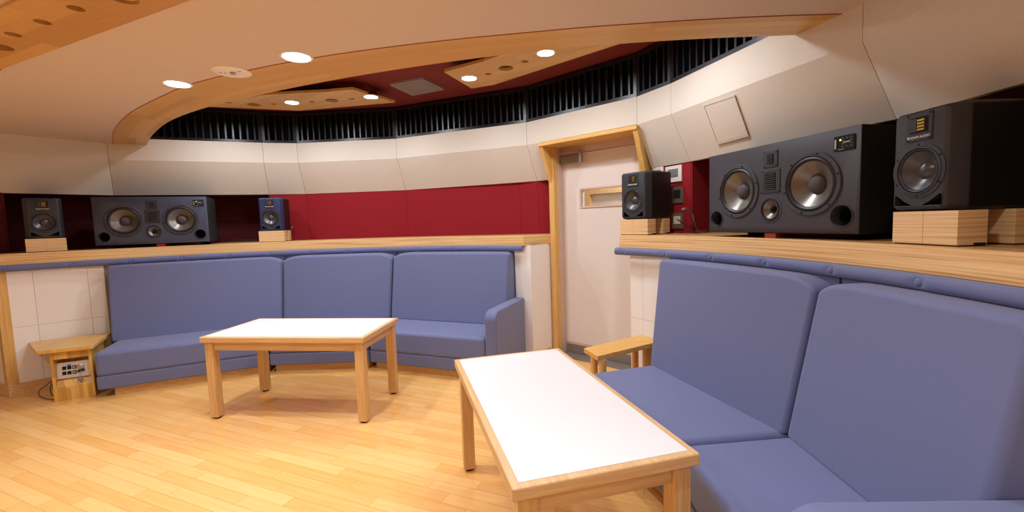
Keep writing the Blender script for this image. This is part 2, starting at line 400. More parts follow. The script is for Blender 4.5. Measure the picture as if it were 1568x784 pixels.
# ------------------------------------------------------------------ black slatted grilles above the band
GL = {'back_right': 'black slatted grille above the cream wall between door and red wall seam',
      'back_centre': 'black slatted grille above the middle of the back wall',
      'back_narrow': 'short black slatted grille over the narrow back panel behind the left sofa',
      'back_left': 'black slatted grille at the far left end beside the wooden ceiling band',
      'door': 'black slatted grille directly above the door',
      'right_narrow': 'short black slatted grille just right of the door corner',
      'right_far': 'rightmost black slatted grille, running down behind the wooden ceiling band'}
def perp(a, b):
    d = Vector((b[0]-a[0], b[1]-a[1])).normalized(); n = Vector((d.y, -d.x))
    return d, (n if n.dot(Vector((CX, CY))-Vector(a)) > 0 else -n)
GRM = {'back_right': 7, 'back_centre': 8, 'back_narrow': 9, 'back_left': 10, 'door': 6, 'right_narrow': 5, 'right_far': 4}
for nm, i in GRM.items():
    a, b = K[i], K[(i+1) % nK]
    d, n = perp(a, b); Ln = (Vector(b)-Vector(a)).length
    ang = math.atan2(d.y, d.x)
    # local frame: x along facet, y away from the room
    flip = (Vector((-d.y, d.x)).dot(n) > 0)
    org = a
    if flip: org = b; ang += PI
    root = thing('slatted_grille', GL[nm], 'grille', (org[0], org[1], Z_BAND), ang, 'slatted grilles along the top of the curved wall')
    fr = MB()
    e_ = .002
    fr.box((e_, 0, 0), (Ln-e_, .05, .028)); fr.box((e_, 0, Z_GR-Z_BAND-.03), (Ln-e_, .05, Z_GR-Z_BAND))
    fr.box((e_, .0, .028), (.03, .05, Z_GR-Z_BAND-.03)); fr.box((Ln-.03, .0, .028), (Ln-e_, .05, Z_GR-Z_BAND-.03))
    fr.build('frame', M['grille'], root)
    sl = MB(); ns = max(4, round(Ln/.066)); st = Ln/ns
    for k in range(1, ns):
        x = k*st
        sl.box((x-.008, .004, .028), (x+.008, .06, Z_GR-Z_BAND-.03))
    sl.build('slats', M['grille'], root)
    bk = MB(); bk.box((0, .14, 0), (Ln, .15, Z_GR-Z_BAND)); bk.build('backing', M['void'], root)
# black void wall behind the grilles and rear upper wall
mb = MB()
for i in range(nK):
    if i in GRM.values(): continue
    a, b = Vector(K[i]), Vector(K[(i+1) % nK])
    A = [a, b, out(b, .03), out(a, .03)]
    mb.prism([(p.x, p.y) for p in A], Z_BAND, Z_GR+.02)
struct(mb.build('wall_above_band', M['grille']))

# ------------------------------------------------------------------ ceiling
mb = MB(); mb.prism([pol(4.6, a) for a in range(0, 360, 10)], 2.64, 2.70)
struct(mb.build('ceiling', M['dark_red']))

def catmull(P, n=8):
    out_ = []
    for i in range(len(P)-1):
        p0 = Vector(P[max(i-1, 0)]); p1 = Vector(P[i]); p2 = Vector(P[i+1]); p3 = Vector(P[min(i+2, len(P)-1)])
        for k in range(n):
            t = k/n
            out_.append(.5*((2*p1)+(p2-p0)*t+(2*p0-5*p1+4*p2-p3)*t*t+(3*p1-p0-3*p2+p3)*t*t*t))
    out_.append(Vector(P[-1])); return out_
def p2(px, py, z=Z_SOF): q = pt(px, py, z); return (q.x, q.y)
eS = Vector((.919, -.394)); nS = Vector((.394, .919))
def sn(e, n): q = eS*e+nS*n; return (q.x, q.y)
inner = catmull([(-4.15, 4.62), (-3.84, 4.33), p2(172, 208), p2(178, 194), p2(200, 172), p2(250, 146), p2(300, 126), p2(400, 103), p2(500, 85), p2(600, 71), p2(700, 59.5),
                 p2(800, 50), p2(900, 41), p2(1000, 34), p2(1100, 28), p2(1200, 23.5), p2(1300, 20.5), (1.75, 2.07)], 6)
outer = catmull([(-3.9, 4.75), p2(225, 222), p2(232, 208), p2(260, 185), p2(320, 163), p2(400, 144), p2(500, 124), p2(600, 107), p2(700, 92.5), p2(800, 80),
                 p2(900, 70.5), p2(1000, 63), p2(1100, 57.5), p2(1170, 55), p2(1222, 53), (1.70, 2.297)], 6)
left_edge = catmull([(-4.75, 4.25), (-4.55, 4.02), (-4.3, 3.72), (-3.9, 3.31), (-3.3, 2.80), p2(0, 109), p2(12, 98.5), p2(30, 89), sn(-3.0, 1.10), sn(-2.2, 1.05), sn(-1.35, 1.05)], 5)
# soffit field: between the inner edge, the left edge and the straight near edge that passes above the camera
near = [sn(-1.3, 1.05), sn(0, 1.05), sn(1.9, 1.05)]
poly = [tuple(p) for p in inner] + [tuple(p) for p in near[::-1]] + [tuple(p) for p in left_edge[::-1]]
mb = MB(); mb.prism(poly, Z_SOF, Z_SOF+.09)
soffit = struct(mb.build('ceiling_soffit', M['plaster']))
# wood band around the far edge, resampled to pair the two curves
def resample(P, n):
    P = [Vector(p) for p in P]; L_ = [0]
    for a, b in zip(P, P[1:]): L_.append(L_[-1]+(b-a).length)
    out_ = []
    for k in range(n+1):
        s_ = L_[-1]*k/n; i = max(j for j in range(len(L_)) if L_[j] <= s_+1e-9); i = min(i, len(P)-2)
        t = (s_-L_[i])/max(L_[i+1]-L_[i], 1e-9); out_.append(P[i].lerp(P[i+1], min(t, 1)))
    return out_, L_[-1]
nb = 90
ri, li = resample(inner, nb); ro, lo_ = resample(outer, nb)
mb = MB()
zi, zo = Z_SOF-.002, Z_SOF-.002
for k in range(nb):
    a, b, c, d = ri[k], ri[k+1], ro[k+1], ro[k]
    wa = (a-d).length; wb = (b-c).length
    u0, u1 = k/nb*lo_, (k+1)/nb*lo_
    Q = [(a.x, a.y, zi), (b.x, b.y, zi), (c.x, c.y, zo), (d.x, d.y, zo)]
    mb.add(Q, [(0, 1, 2, 3)], 0, [[(u0, 0), (u1, 0), (u1, wb), (u0, wa)]])
    mb.add([(q[0], q[1], q[2]+.09) for q in Q], [(3, 2, 1, 0)], 0, [[(u0, 0), (u1, 0), (u1, wb), (u0, wa)]])
    mb.add([Q[3], Q[2], (Q[2][0], Q[2][1], Q[2][2]+.09), (Q[3][0], Q[3][1], Q[3][2]+.09)], [(0, 1, 2, 3)], 0, [[(u0, 0), (u1, 0), (u1, .09), (u0, .09)]])
struct(mb.build('trim_1', M['band_wood']))
# thin reddish-brown joint line between plaster and wood
jt = MB(); jt.tube([(p.x, p.y, Z_SOF-.002) for p in ri], .0022, 4)
struct(jt.build('trim_2', M['rwood']))
# second soffit on the near side of the wooden strip, and its rear continuation
mb = MB(); mb.prism([sn(-5.0, .86), sn(2.6, .86), sn(2.6, -2.6), sn(-5.0, -2.6)], Z_SOF, 2.33)
struct(mb.build('ceiling_rear', M['plaster']))
mb = MB()

# ------------------------------------------------------------------ recess panels with downlights
def ring_poly(r0, r1, a0, a1, n=8, e0=None, e1=None):
    o = [pol(r1, a0+(a1-a0)*k/n) for k in range(n+1)]; i_ = [pol(r0, (e0 or a0)+((e1 or a1)-(e0 or a0))*k/n) for k in range(n+1)]
    return o+i_[::-1]
def cut_panel(name, poly, z, th, mat, holes, label, cat, group=None):
    """flat panel with round openings cut through it"""
    cxm = sum(p[0] for p in poly)/len(poly); cym = sum(p[1] for p in poly)/len(poly)
    m = MB(); m.prism(poly, z, z+th)
    o = m.build(name, mat, None, off=(cxm, cym, z))
    tag(o, label, cat, group)
    cut = MB()
    for x, y, r in holes: cut.lathe([(r, -.05), (r, .1)], (x, y, z), 'z', 28)
    c = cut.build('cutter', mat, None)
    md = o.modifiers.new('holes', 'BOOLEAN'); md.object = c; md.operation = 'DIFFERENCE'; md.solver = 'EXACT'
    dg = bpy.context.evaluated_depsgraph_get(); dg.update()
    o.location = o.location
    bpy.context.view_layer.update(); dg = bpy.context.evaluated_depsgraph_get()
    me = bpy.data.meshes.new_from_object(o.evaluated_get(dg))
    o.modifiers.clear(); o.data = me
    bpy.data.objects.remove(c)
    for x, y, r in holes:
        if r > .0605: continue
        hb_ = MB(); hb_.lathe([(r+.004, th), (r+.004, th+.03), (0, th+.03)], (x-cxm, y-cym, 0), 'z', 24); hb_.build('dark_hole_cup', M['hole'], o)  # added dark cup: the shade inside the hole is put into its colour
    return o
zs_ = Z_SOF-.014
h3 = [(*p2(px, py, zs_), r) for px, py, r in ((-2, 72, .05), (20, 53, .028), (65, 34, .028), (116, 13, .028), (188, -3, .05))]
st_ = cut_panel('ceiling_strip', [sn(-4.9, .857), sn(1.9, .857), sn(1.9, 1.137), sn(-4.9, 1.137)], zs_, .05, M['strip_wood'], h3, 'long oak parquet strip with round holes across the cream ceiling, top left corner', 'ceiling panel')
ZP = 2.54
q2 = lambda x, y: p2(x, y, ZP)
polyA = [q2(605, 157), q2(460, 169.5), q2(320, 163.5), pol(3.0, 116), pol(2.45, 116), q2(385, 148), q2(400, 145.5), q2(500, 140.5), q2(540, 137)]
hA = [(*q2(350, 157.3), .028), (*q2(389, 160.7), .06), (*q2(418.4, 159.5), .028), (*PANEL_LAMPS[0], .064), (*q2(477.5, 156), .028), (*q2(508, 154), .06), (*q2(538, 151.5), .028), (*PANEL_LAMPS[1], .064)]
cut_panel('ceiling_panel', polyA, ZP, .022, M['panel_wood'], hA, 'left light wood ceiling panel with round holes, hung in the red recess', 'ceiling panel', 'wooden panels in the ceiling recess')
polyB = [q2(680, 110.5), q2(722, 135.5), q2(756, 130), q2(948, 67.5), pol(3.05, 20), pol(2.45, 20), q2(840, 60), q2(762, 86), q2(740, 94), q2(700, 105)]
hB = [(*PANEL_LAMPS[2], .064), (*q2(747.4, 113.5), .028), (*q2(774.5, 104.5), .06), (*q2(804, 94.4), .028), (*PANEL_LAMPS[3], .066)]
cut_panel('ceiling_panel', polyB, ZP, .022, M['panel_wood'], hB, 'right light wood ceiling panel with round holes, partly above the curved band', 'ceiling panel', 'wooden panels in the ceiling recess')
for p in (polyA, polyB):   # hanger blocks up to the red ceiling
    pass
hb = MB()
for x, y in [pol(2.8, 100), pol(2.75, 82), pol(2.75, 52), pol(2.75, 36)]: hb.box((x-.15, y-.15, 2.573), (x+.15, y+.15, 2.64))
struct(hb.build('trim_4', M['dark_red']))
# downlights
DL = ['ceiling downlight in the cream soffit, on the door side of the round cover plate', 'ceiling downlight in the cream soffit, on the far left side of the round cover plate',
      'recess downlight, leftmost of the two in the left wooden panel', 'recess downlight at the right end of the left wooden panel',
      'recess downlight at the left tip of the right wooden panel', 'recess downlight in the right wooden panel, nearest the curved band']
for k, (x, y, z, r) in enumerate([(*SOFFIT_LAMPS[0], Z_SOF, .078), (*SOFFIT_LAMPS[1], Z_SOF, .074)] + [(a, b_2, ZP, .068) for a, b_2 in PANEL_LAMPS]):
    root = thing('downlight', DL[k], 'ceiling light', (x, y, z), 0, 'round ceiling downlights')
    ring = MB(); ring.lathe([(r*.84, -.003), (r*.88, -.008), (r*1.04, -.006), (r*1.06, .0)], (0, 0, 0), 'z', 36)
    ring.build('trim_ring', M['lamp_ring'], root, smooth=True)
    gl = MB(); gl.lathe([(r*.86, -.0035), (r*.6, -.0045), (r*.3, -.005), (0.0, -.005)], (0, 0, 0), 'z', 36)
    gl.build('lens', M['lamp_glow'], root, smooth=True)
# ceiling sensor cover (round)
x, y, _ = pt(355, 109.5, Z_SOF)
root = thing('ceiling_sensor', 'round cream cover plate set flush in the soffit beside the wood band', 'ceiling sensor', (x, y, Z_SOF))
m = MB(); m.lathe([(.098, 0), (.098, -.004), (.094, -.006), (0, -.006)], (0, 0, 0), 'z', 40); m.build('cover', M['sheet'], root, smooth=True)
m = MB(); m.lathe([(.016, -.006), (.015, -.014), (.008, -.017), (0, -.017)], (.005, .0, 0), 'z', 20); m.build('sensor_knob', M['steel'], root, smooth=True)
m = MB()
for a, b_2, l_ in ((-.062, -.005, .016), (-.04, .002, .012), (.045, -.012, .012), (.06, -.02, .008)):
    m = MB(); m.box((a-l_/2, b_2-.002, -.0075), (a+l_/2, b_2+.002, -.006)); m.build('marking', M['screen'], root)
# square vent in the red ceiling
vq = [pt(597, 128, 2.635), pt(647, 118.5, 2.635), pt(680, 135, 2.635), pt(631.5, 144.5, 2.635)]
vc = sum(vq, Vector())/4
root = thing('ceiling_vent', 'square grey vent in the dark red ceiling recess', 'ceiling vent', (vc.x, vc.y, 2.64))
def inset(P, c, f): return [(c+(p-c)*f) for p in P]
m = MB(); m.hull8([(p.x-vc.x, p.y-vc.y, -.02) for p in vq], [(p.x-vc.x, p.y-vc.y, 0) for p in vq]); m.build('frame', M['vent_trim'], root)
m = MB(); iq = inset(vq, vc, .86); m.hull8([(p.x-vc.x, p.y-vc.y, -.024) for p in iq], [(p.x-vc.x, p.y-vc.y, -.015) for p in iq]); m.build('face', M['vent'], root)

# ------------------------------------------------------------------ ledges (counter) with padded edge
def arc_pts(r, a0, a1, step=2.5):
    n = max(1, round(abs(a1-a0)/step)); return [pol(r, a0+(a1-a0)*k/n) for k in range(n+1)]
def ledge(label, a0, a1, ends, rail_a, buttons, cat='ledge'):
    base = pol(R_LEDGE, (a0+a1)/2)
    root = thing('wooden_ledge', label, 'ledge', (base[0], base[1], Z_LEDGE_B), 0, None)
    off = Vector((base[0], base[1], Z_LEDGE_B))
    poly_ = arc_pts(R_LEDGE, a0, a1)+ends
    m = MB(); m.prism(poly_, Z_LEDGE_B, Z_LEDGE, 1, 0); m.build('ledge_board', [M['ply'], M['ledge_top']], root, off=off, bevel=.002, seg=1)
    rp = arc_pts(R_LEDGE-.006, rail_a[0], rail_a[1], .16)
    zc = 1.083
    m = MB()
    prof = [(-.027*math.sin(PI*k/14)**.8, .028*math.cos(PI*k/14)) for k in range(15)]
    ring = []
    for p in rp:
        rad = Vector((p[0]-CX, p[1]-CY)).normalized()
        ring.append([(p[0]+rad.x*q, p[1]+rad.y*q, zc+h) for q, h in prof])
    # pinch near the buttons
    for i, a in enumerate([rail_a[0]+(rail_a[1]-rail_a[0])*k/(len(rp)-1) for k in range(len(rp))]):
        dmin = min(abs(a-bb_) for bb_ in buttons)*PI/180*R_LEDGE
        if dmin < .042:
            rad = Vector((rp[i][0]-CX, rp[i][1]-CY)).normalized(); nr_ = []
            for q in ring[i]:
                dd = math.hypot(dmin*.8, q[2]-zc); f = max(0, 1-dd/.034)**1.3*.015
                nr_.append((q[0]+rad.x*f, q[1]+rad.y*f, q[2]))
            ring[i] = nr_
    nn = len(prof); V = [q for g in ring for q in g]; Fs = []
    for i in range(len(ring)-1):
        for k in range(nn-1): Fs.append((i*nn+k, i*nn+k+1, (i+1)*nn+k+1, (i+1)*nn+k))
        Fs.append((i*nn+nn-1, i*nn, (i+1)*nn, (i+1)*nn+nn-1))
    Fs += [tuple(range(nn)), tuple(range((len(ring)-1)*nn, len(ring)*nn))[::-1]]
    m.add(V, Fs); rail = m.build('padded_edge', M['sofa'], root, off=off, smooth=True)
    rail['label'] = 'blue-grey padded roll with covered buttons'
    for bb_ in buttons:
        x, y = pol(R_LEDGE-.006-.0155, bb_); a = math.radians(bb_)
        T = Matrix.Translation((x, y, zc)) @ Matrix.Rotation(a-PI/2, 4, 'Z')
        m = MB(T); m.lathe([(.015, -.006), (.0148, .001), (.012, .0055), (.006, .008), (0, .0085)], (0, 0, 0), '-y', 16)
        m.build('button', M['sofa'], rail, off=off, smooth=True)
    return root
bl = [139.2-(139.2-53.9)*k/12 for k in range(13)]
ledge('long curved oak ledge above the left sofa, with blue padded front edge', 139.8, 53.3,
      [(.385, 4.28), (.60, 4.60), *[pol(R_NICHE-.02, a_) for a_ in (60, 75, 90, 105, 118, 130, 137)], (-4.95, 3.93)], (139.6, 53.4), bl)
br_ = [33.9-7.0*k for k in range(8)]
ledge('curved oak ledge above the right sofa, carrying the near loudspeakers', 34.8, -30,
      [*[pol(R_NICHE-.02, a_) for a_ in (-30, -15, 0, 15, 27)], (1.45, 3.66), (1.25, 3.72)], (35.2, -30), br_)

# ------------------------------------------------------------------ red fabric wall between ledge and lip
def wall_strip(name, mat, pts, z0, z1, th=.03, gap=.001):
    m = MB()
    for a, b in zip(pts, pts[1:]):
        a, b = Vector(a), Vector(b); d = (b-a).normalized()*gap
        A = [a+d, b-d, out(b-d, th), out(a+d, th)]
        m.prism([(p.x, p.y) for p in A], z0, z1)
    return struct(m.build(name, mat))
eps = .006
def outw(p, d): q = out(Vector(p), d); return (q.x, q.y)
wall_strip('wall_red_back', M['red'], [outw(p, eps) for p in [B[10], B[9], B[8], (.10, 4.575), B[7], (.415, 4.44)]], Z_LEDGE-.0, Z_RED+.002)
wall_strip('wall_red_right', M['red'], [outw(p, eps) for p in [(1.20, 3.62), B[5]]], Z_LEDGE, Z_RED+.002)
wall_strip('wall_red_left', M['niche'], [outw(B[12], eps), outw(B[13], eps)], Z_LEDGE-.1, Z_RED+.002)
# niches for the loudspeakers: side cheeks, back, soffit
def niche(name, side_pts, lip):
    back = [pol(R_NICHE, math.degrees(math.atan2(p[1]-CY, p[0]-CX))) for p in lip]
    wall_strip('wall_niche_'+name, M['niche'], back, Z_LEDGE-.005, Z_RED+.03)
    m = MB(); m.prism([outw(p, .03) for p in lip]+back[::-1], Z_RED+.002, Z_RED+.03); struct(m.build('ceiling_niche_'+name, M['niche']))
    for k, e_ in enumerate((0, -1)):
        a, b = Vector(lip[e_]), Vector(back[e_]); d = (b-a).normalized(); s_ = Vector((-d.y, d.x))*.012
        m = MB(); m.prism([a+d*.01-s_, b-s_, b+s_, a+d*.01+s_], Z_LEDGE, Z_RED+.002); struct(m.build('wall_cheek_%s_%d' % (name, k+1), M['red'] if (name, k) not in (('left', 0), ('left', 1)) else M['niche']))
niche('left', None, [B[10], B[11], B[12]])
niche('right', None, [B[2], B[3], B[4], B[5]])

# ------------------------------------------------------------------ lower walls: white panels with joints
def low_wall(name, angs, r=R_LOW, z0=0.0, extra=None, deep=()):
    m = MB(); pts = [pol(r+(.06 if any(lo_a < a < hi_a for lo_a, hi_a in deep) else 0), a) for a in angs]
    if extra: pts = pts+extra
    for a, b in zip(pts, pts[1:]):
        a, b = Vector(a), Vector(b); d = (b-a).normalized()*.0009
        A = [a+d, b-d, out(b-d, .02), out(a+d, .02)]
        m.prism([(p.x, p.y) for p in A], z0, .577); m.prism([(p.x, p.y) for p in A], .579, Z_LEDGE_B)
        A2 = [out(a, .012), out(b, .012), out(b, .03), out(a, .03)]
        m.prism([(p.x, p.y) for p in A2], z0, Z_LEDGE_B)
    return struct(m.build(name, M['white_panel']))
la = [140.2, ang_at(52, 440, R_LOW), ang_at(136, 440, R_LOW), 128.4, 128.2, 120, 112, 104, 96, 88, 80, 72, 64, 55.8, 55.6, 52.3]
low_wall('wall_lower_left', la, extra=[(.36, 4.27)], deep=[(55.7, 128.3)])
ra = [33.4, 31.2, 26.8, 26.6, 20, 12, 4, -4, -12.8, -13, -21, -28.5]
low_wall('wall_lower_right', ra, deep=[(-12.9, 26.7)])
m = MB(); a = Vector(pol(R_LOW, 33.4)); b = Vector((1.14, 3.86)); d_, n_ = perp(a, b)
m.prism([a, b, b+Vector((.03, 0)), a+Vector((.03, 0))], 0, Z_LEDGE_B); struct(m.build('wall_return_right', M['white_panel']))
# left doorway side: oak post, wall and baseboards
c0 = Vector(pol(R_LOW-.02, 140.2)); dl = Vector((-.91, .41)).normalized()
pw = Vector((-.77, -.64)).normalized()
m = MB()
pa = c0; pb = c0+dl*.055
m.prism([pa, pb, pb+Vector((.02, .08)), pa+Vector((.03, .06))], .10, Z_LEDGE_B)
struct(m.build('trim_5', M['oak_v']))
m = MB(); pc_ = pb+dl*.9
m.prism([pb+Vector((.004, .01)), pc_, pc_+Vector((.01, .05)), pb+Vector((.01, .05))], 0, Z_LEDGE_B); struct(m.build('wall_side_left', M['white_panel']))
m = MB(); inn = Vector((-.41, -.91))*.018
m.prism([c0+Vector((.012, -.012)), pc_+inn, pc_, c0+Vector((0, .0))], 0, .10)
struct(m.build('baseboard_side_left', M['oak']))
m = MB()
for r_a, h_, rr in ((R_LOW, .055, .032), (R_LOW, .10, .02)):
    pts = [pol(R_LOW-rr, a_) for a_ in (140.2, 136, 132, 128.5)]; pto = [pol(R_LOW-.001, a_) for a_ in (140.2, 136, 132, 128.5)]
    m.prism(pts+pto[::-1], 0, h_)
struct(m.build('baseboard_left', M['oak']))
m = MB(); q = [pol(R_LOW-.018, a_) for a_ in (57, 52.1)]+[(.352, 4.255), (.362, 4.27)]+[pol(R_LOW-.0, a_) for a_ in (52.3, 57)]
m.prism(q, 0, .08); struct(m.build('baseboard_back', M['oak_gold']))
# wall behind everything (closes the room)
m = MB()
for a in range(-80, 262, 6):
    if 30 < a < 60 or 134 < a < 154: continue
    p, q_ = Vector(pol(4.25, a)), Vector(pol(4.25, a+6))
    m.prism([p, q_, out(q_, .05), out(p, .05)], 0, 2.7)
struct(m.build('wall_outer', M['cream']))
m = MB()
for i in list(range(0, 3))+list(range(12, 18)):
    a_, b_3 = B[i], B[i+1]
    if i == 12: a_ = pol(3.95, 141.0)
    A = [Vector(a_), Vector(b_3), out(Vector(b_3), .03), out(Vector(a_), .03)]
    m.prism(A, 0 if i > 12 or i < 3 else Z_LEDGE, Z_RED+.002)
a_, b_3 = Vector(B[18]), Vector(B[0]); m.prism([a_, b_3, out(b_3, .03), out(a_, .03)], 0, Z_BAND)
struct(m.build('wall_rear', M['cream']))

# ------------------------------------------------------------------ door
droot = bpy.data.objects.new('door_1', None); COL.objects.link(droot); droot.matrix_world = TD; struct(droot)
WX0, WX1, WZ0, WZ1 = .215, .80, 1.462, 1.617
m = MB()   # slab with window opening, face at y=0
for lo, hi in (((0, 0, .012), (WX0, .05, 1.965)), ((WX1, 0, .012), (DW, .05, 1.965)), ((WX0, 0, .012), (WX1, .05, WZ0)), ((WX0, 0, WZ1), (WX1, .05, 1.965))): m.box(lo, hi)
m.build('door_panel', M['door'], droot)
m = MB()
m.box((0, -.006, .10), (.012, 0, 1.965)); m.box((0, -.006, .10), (DW, 0, .125)); m.box((DW-.012, -.006, .1), (DW, 0, 1.965))
m.build('door_edge', M['jamb'], droot)
m = MB(); t_ = .016
m.box((WX0-t_, -.01, WZ0-t_), (WX1+t_, 0, WZ0)); m.box((WX0-t_, -.01, WZ1), (WX1+t_, 0, WZ1+t_)); m.box((WX0-t_, -.01, WZ0), (WX0, 0, WZ1)); m.box((WX1, -.01, WZ0), (WX1+t_, 0, WZ1))
m.build('window_frame', M['jamb'], droot)
m = MB(); m.box((WX0, .02, WZ0), (WX1, .026, WZ1)); m.build('window_pane', M['glass'], droot)
m = MB(); m.box((.004, -.003, .014), (DW, -.0005, .098)); kp = m.build('kick_plate', M['steel_d'], droot)
# closer
m = MB(); m.box((.012, -.05, 1.875), (.235, -.001, 1.945)); cl = m.build('door_closer', M['steel_d'], droot, bevel=.004)
m = MB(); m.box((.012, -.07, 1.958), (.262, -.052, 1.975)); m.box((.24, -.07, 1.87), (.262, -.05, 1.975)); m.build('closer_arm', M['steel'], cl)
# jambs, transom, threshold
m = MB()
m.box((-.005, -.075, .0), (0, 0, 2.03)); m.box((-.02, -.075, 0), (-.001, .08, 2.03)); m.box((DW+.001, -.075, 0), (DW+.02, .08, 2.03)); m.box((0, -.004, 1.97), (DW, .05, 2.03))
m.build('jamb', M['jamb'], droot)
m = MB()   # oak surround: straight to 1.72, then flaring out with the leaning wall
for x0, x1 in ((-.06, -.0205), (DW+.0205, DW+.06)):
    P = [(-.145, 0), (-.145, 1.70), (-.30, 2.06), (0.05, 2.06), (0.05, 0)]
    V = [(x0, y, z) for y, z in P]+[(x1, y, z) for y, z in P]; n5 = 5
    m.add(V, [(0, 1, 2, 3, 4), (9, 8, 7, 6, 5)]+[(i, (i+1) % 5, 5+(i+1) % 5, 5+i) for i in range(5)])
    xi0, xi1 = (x1, x1+.0205) if x0 < 0 else (x0-.0205, x0)
    m.box((xi0, -.145, 0), (xi1, -.0755, 2.03))
m.build('oak_surround', M['oak_v'], droot)
m = MB(); m.box((-.06, -.30, 2.03), (DW+.06, .05, 2.062)); m.build('oak_head', M['oak_gold'], droot, bevel=.002, seg=1)
m = MB(); m.box((-.02, -.15, 0), (DW+.02, -.006, .012)); m.build('threshold', M['steel_d'], droot)
m = MB(); m.box((-.0, -.008, .0), (DW, .05, .011)); m.build('door_gap', M['black_rubber'], droot)
# lobby glimpsed through the little window
m = MB(TD); m.box((-.3, .75, 0), (1.8, .8, 2.4)); struct(m.build('wall_lobby', M['cream']))
m = MB(TD); xw = (TD.inverted() @ on_plane(903, 303, D0+nD*-.70, nD)).x
m.box((xw-.09, .70, 0), (xw, .75, 2.3)); m.box((xw, .70, 1.615), (1.8, .75, 1.80)); struct(m.build('trim_6', M['oak']))
m = MB(TD); m.box((-.4, .06, 2.3), (1.9, .8, 2.35)); m.box((-.4, .06, 0), (-.35, .8, 2.3)); m.box((1.85, .06, 0), (1.9, .8, 2.3)); struct(m.build('wall_lobby_side', M['cream']))
pL = TD @ Vector((.6, .4, 2.2)); lamp(pL.x, pL.y, pL.z, 14, 'lobby_light', .2)
# filler above and beside the door, behind the surround
m = MB(TD); m.box((-.3, .05, 0), (-.06, .08, 2.1)); m.box((DW+.06, .05, 0), (DW+.3, .08, 2.1)); m.box((-.3, .05, 2.0), (DW+.3, .08, 2.3)); struct(m.build('wall_door_backing', M['cream']))

# ------------------------------------------------------------------ access panel on the sloping right wall
a3, b3, k3 = Vector((*B[4], Z_RED)), Vector((*B[5], Z_RED)), Vector((*K[4], Z_KINK))
nn = (b3-a3).cross(k3-a3).normalized()
if nn.dot(Vector((CX, CY, 1.8))-a3) < 0: nn = -nn
q4 = [on_plane(px, py, a3+nn*.004, nn) for px, py in ((1077, 161), (1125, 145), (1147, 208), (1099, 221))]
ctr = sum(q4, Vector())/4
root = thing('access_panel', 'square cream access panel on the sloping wall above the right loudspeakers', 'wall panel', ctr)
m = MB()
iq = [ctr+(p-ctr)*.94 for p in q4]
for i in range(4):
    j = (i+1) % 4; m.hull8([q4[i], q4[j], iq[j], iq[i]], [q4[i]+nn*.006, q4[j]+nn*.006, iq[j]+nn*.006, iq[i]+nn*.006])
m.build('frame', M['cream'], root, off=ctr)
m = MB(); iq2 = [ctr+(p-ctr)*.92 for p in q4]; m.hull8(iq2, [p+nn*.004 for p in iq2]); m.build('cover', M['cream'], root, off=ctr)

# ------------------------------------------------------------------ wall plates behind the front small loudspeaker
pa3, pb3 = Vector((*outw((1.20, 3.62), eps), Z_RED)), Vector((*outw(B[5], eps), Z_RED))
nr = (pb3-pa3).cross(Vector((0, 0, 1))).normalized(); nr = -nr if nr.dot(Vector((CX, CY, 0))-pa3*1) < 0 else nr
def plate(px0, py0, px1, py1, label, mat, inner_, name='wall_plate', cat='wall plate', innername='screen'):
    P = [on_plane(*q, pa3+nr*.001, nr) for q in ((px0, py0), (px1, py0), (px1, py1), (px0, py1))]
    xs = (P[1]-P[0]); xs.z = 0; wd = xs.length; ex = xs.normalized(); top = (P[0].z+P[1].z)/2; bot = (P[2].z+P[3].z)/2
    T = Matrix(((ex.x, -nr.x, 0, P[0].x), (ex.y, -nr.y, 0, P[0].y), (0, 0, 1, bot), (0, 0, 0, 1)))
    r_ = bpy.data.objects.new(name, None); COL.objects.link(r_); r_.matrix_world = T; tag(r_, label, cat)
    h_ = top-bot
    m = MB(); m.box((0, -.012, 0), (wd, 0, h_)); m.build('plate', mat, r_, bevel=.002, seg=1)
    m = MB(); m.box((wd*.2, -.015, h_*.3), (wd*.8, -.011, h_*.8)); m.build(innername, inner_, r_)
plate(1020, 254, 1045, 279, 'white wall plate with a grey screen, highest on the red wall right of the door', M['plate'], M['screen'])
plate(1000, 256, 1017, 280, 'white wall plate mostly hidden behind the small loudspeaker beside the door', M['plate'], M['screen'])
plate(1030, 286, 1047, 311, 'grey metal wall plate below the white screen plate', M['plate_g'], M['port'], innername='socket_insert')
plate(1030, 326, 1047, 350, 'lower grey metal socket plate near the ledge, behind the small loudspeaker', M['plate_g'], M['plate'], innername='socket_insert')

# ------------------------------------------------------------------ text helper
def text_mesh(txt, size):
    c = bpy.data.curves.new('lettering', 'FONT'); c.body = txt; c.size = size; c.align_x = 'CENTER'; c.align_y = 'CENTER'; c.extrude = .0004
    o = bpy.data.objects.new('lettering', c); COL.objects.link(o)
    bpy.context.view_layer.update(); dg = bpy.context.evaluated_depsgraph_get()
    me = bpy.data.meshes.new_from_object(o.evaluated_get(dg)); bpy.data.objects.remove(o)
    return me
def text_part(txt, size, loc, parent, mat, name='lettering'):
    me = text_mesh(txt, size); me.transform(Matrix.Translation(loc) @ Matrix.Rotation(PI/2, 4, 'X'))
    me.materials.clear(); me.materials.append(mat)
    o = bpy.data.objects.new(name, me); COL.objects.link(o); o.parent = parent; return o

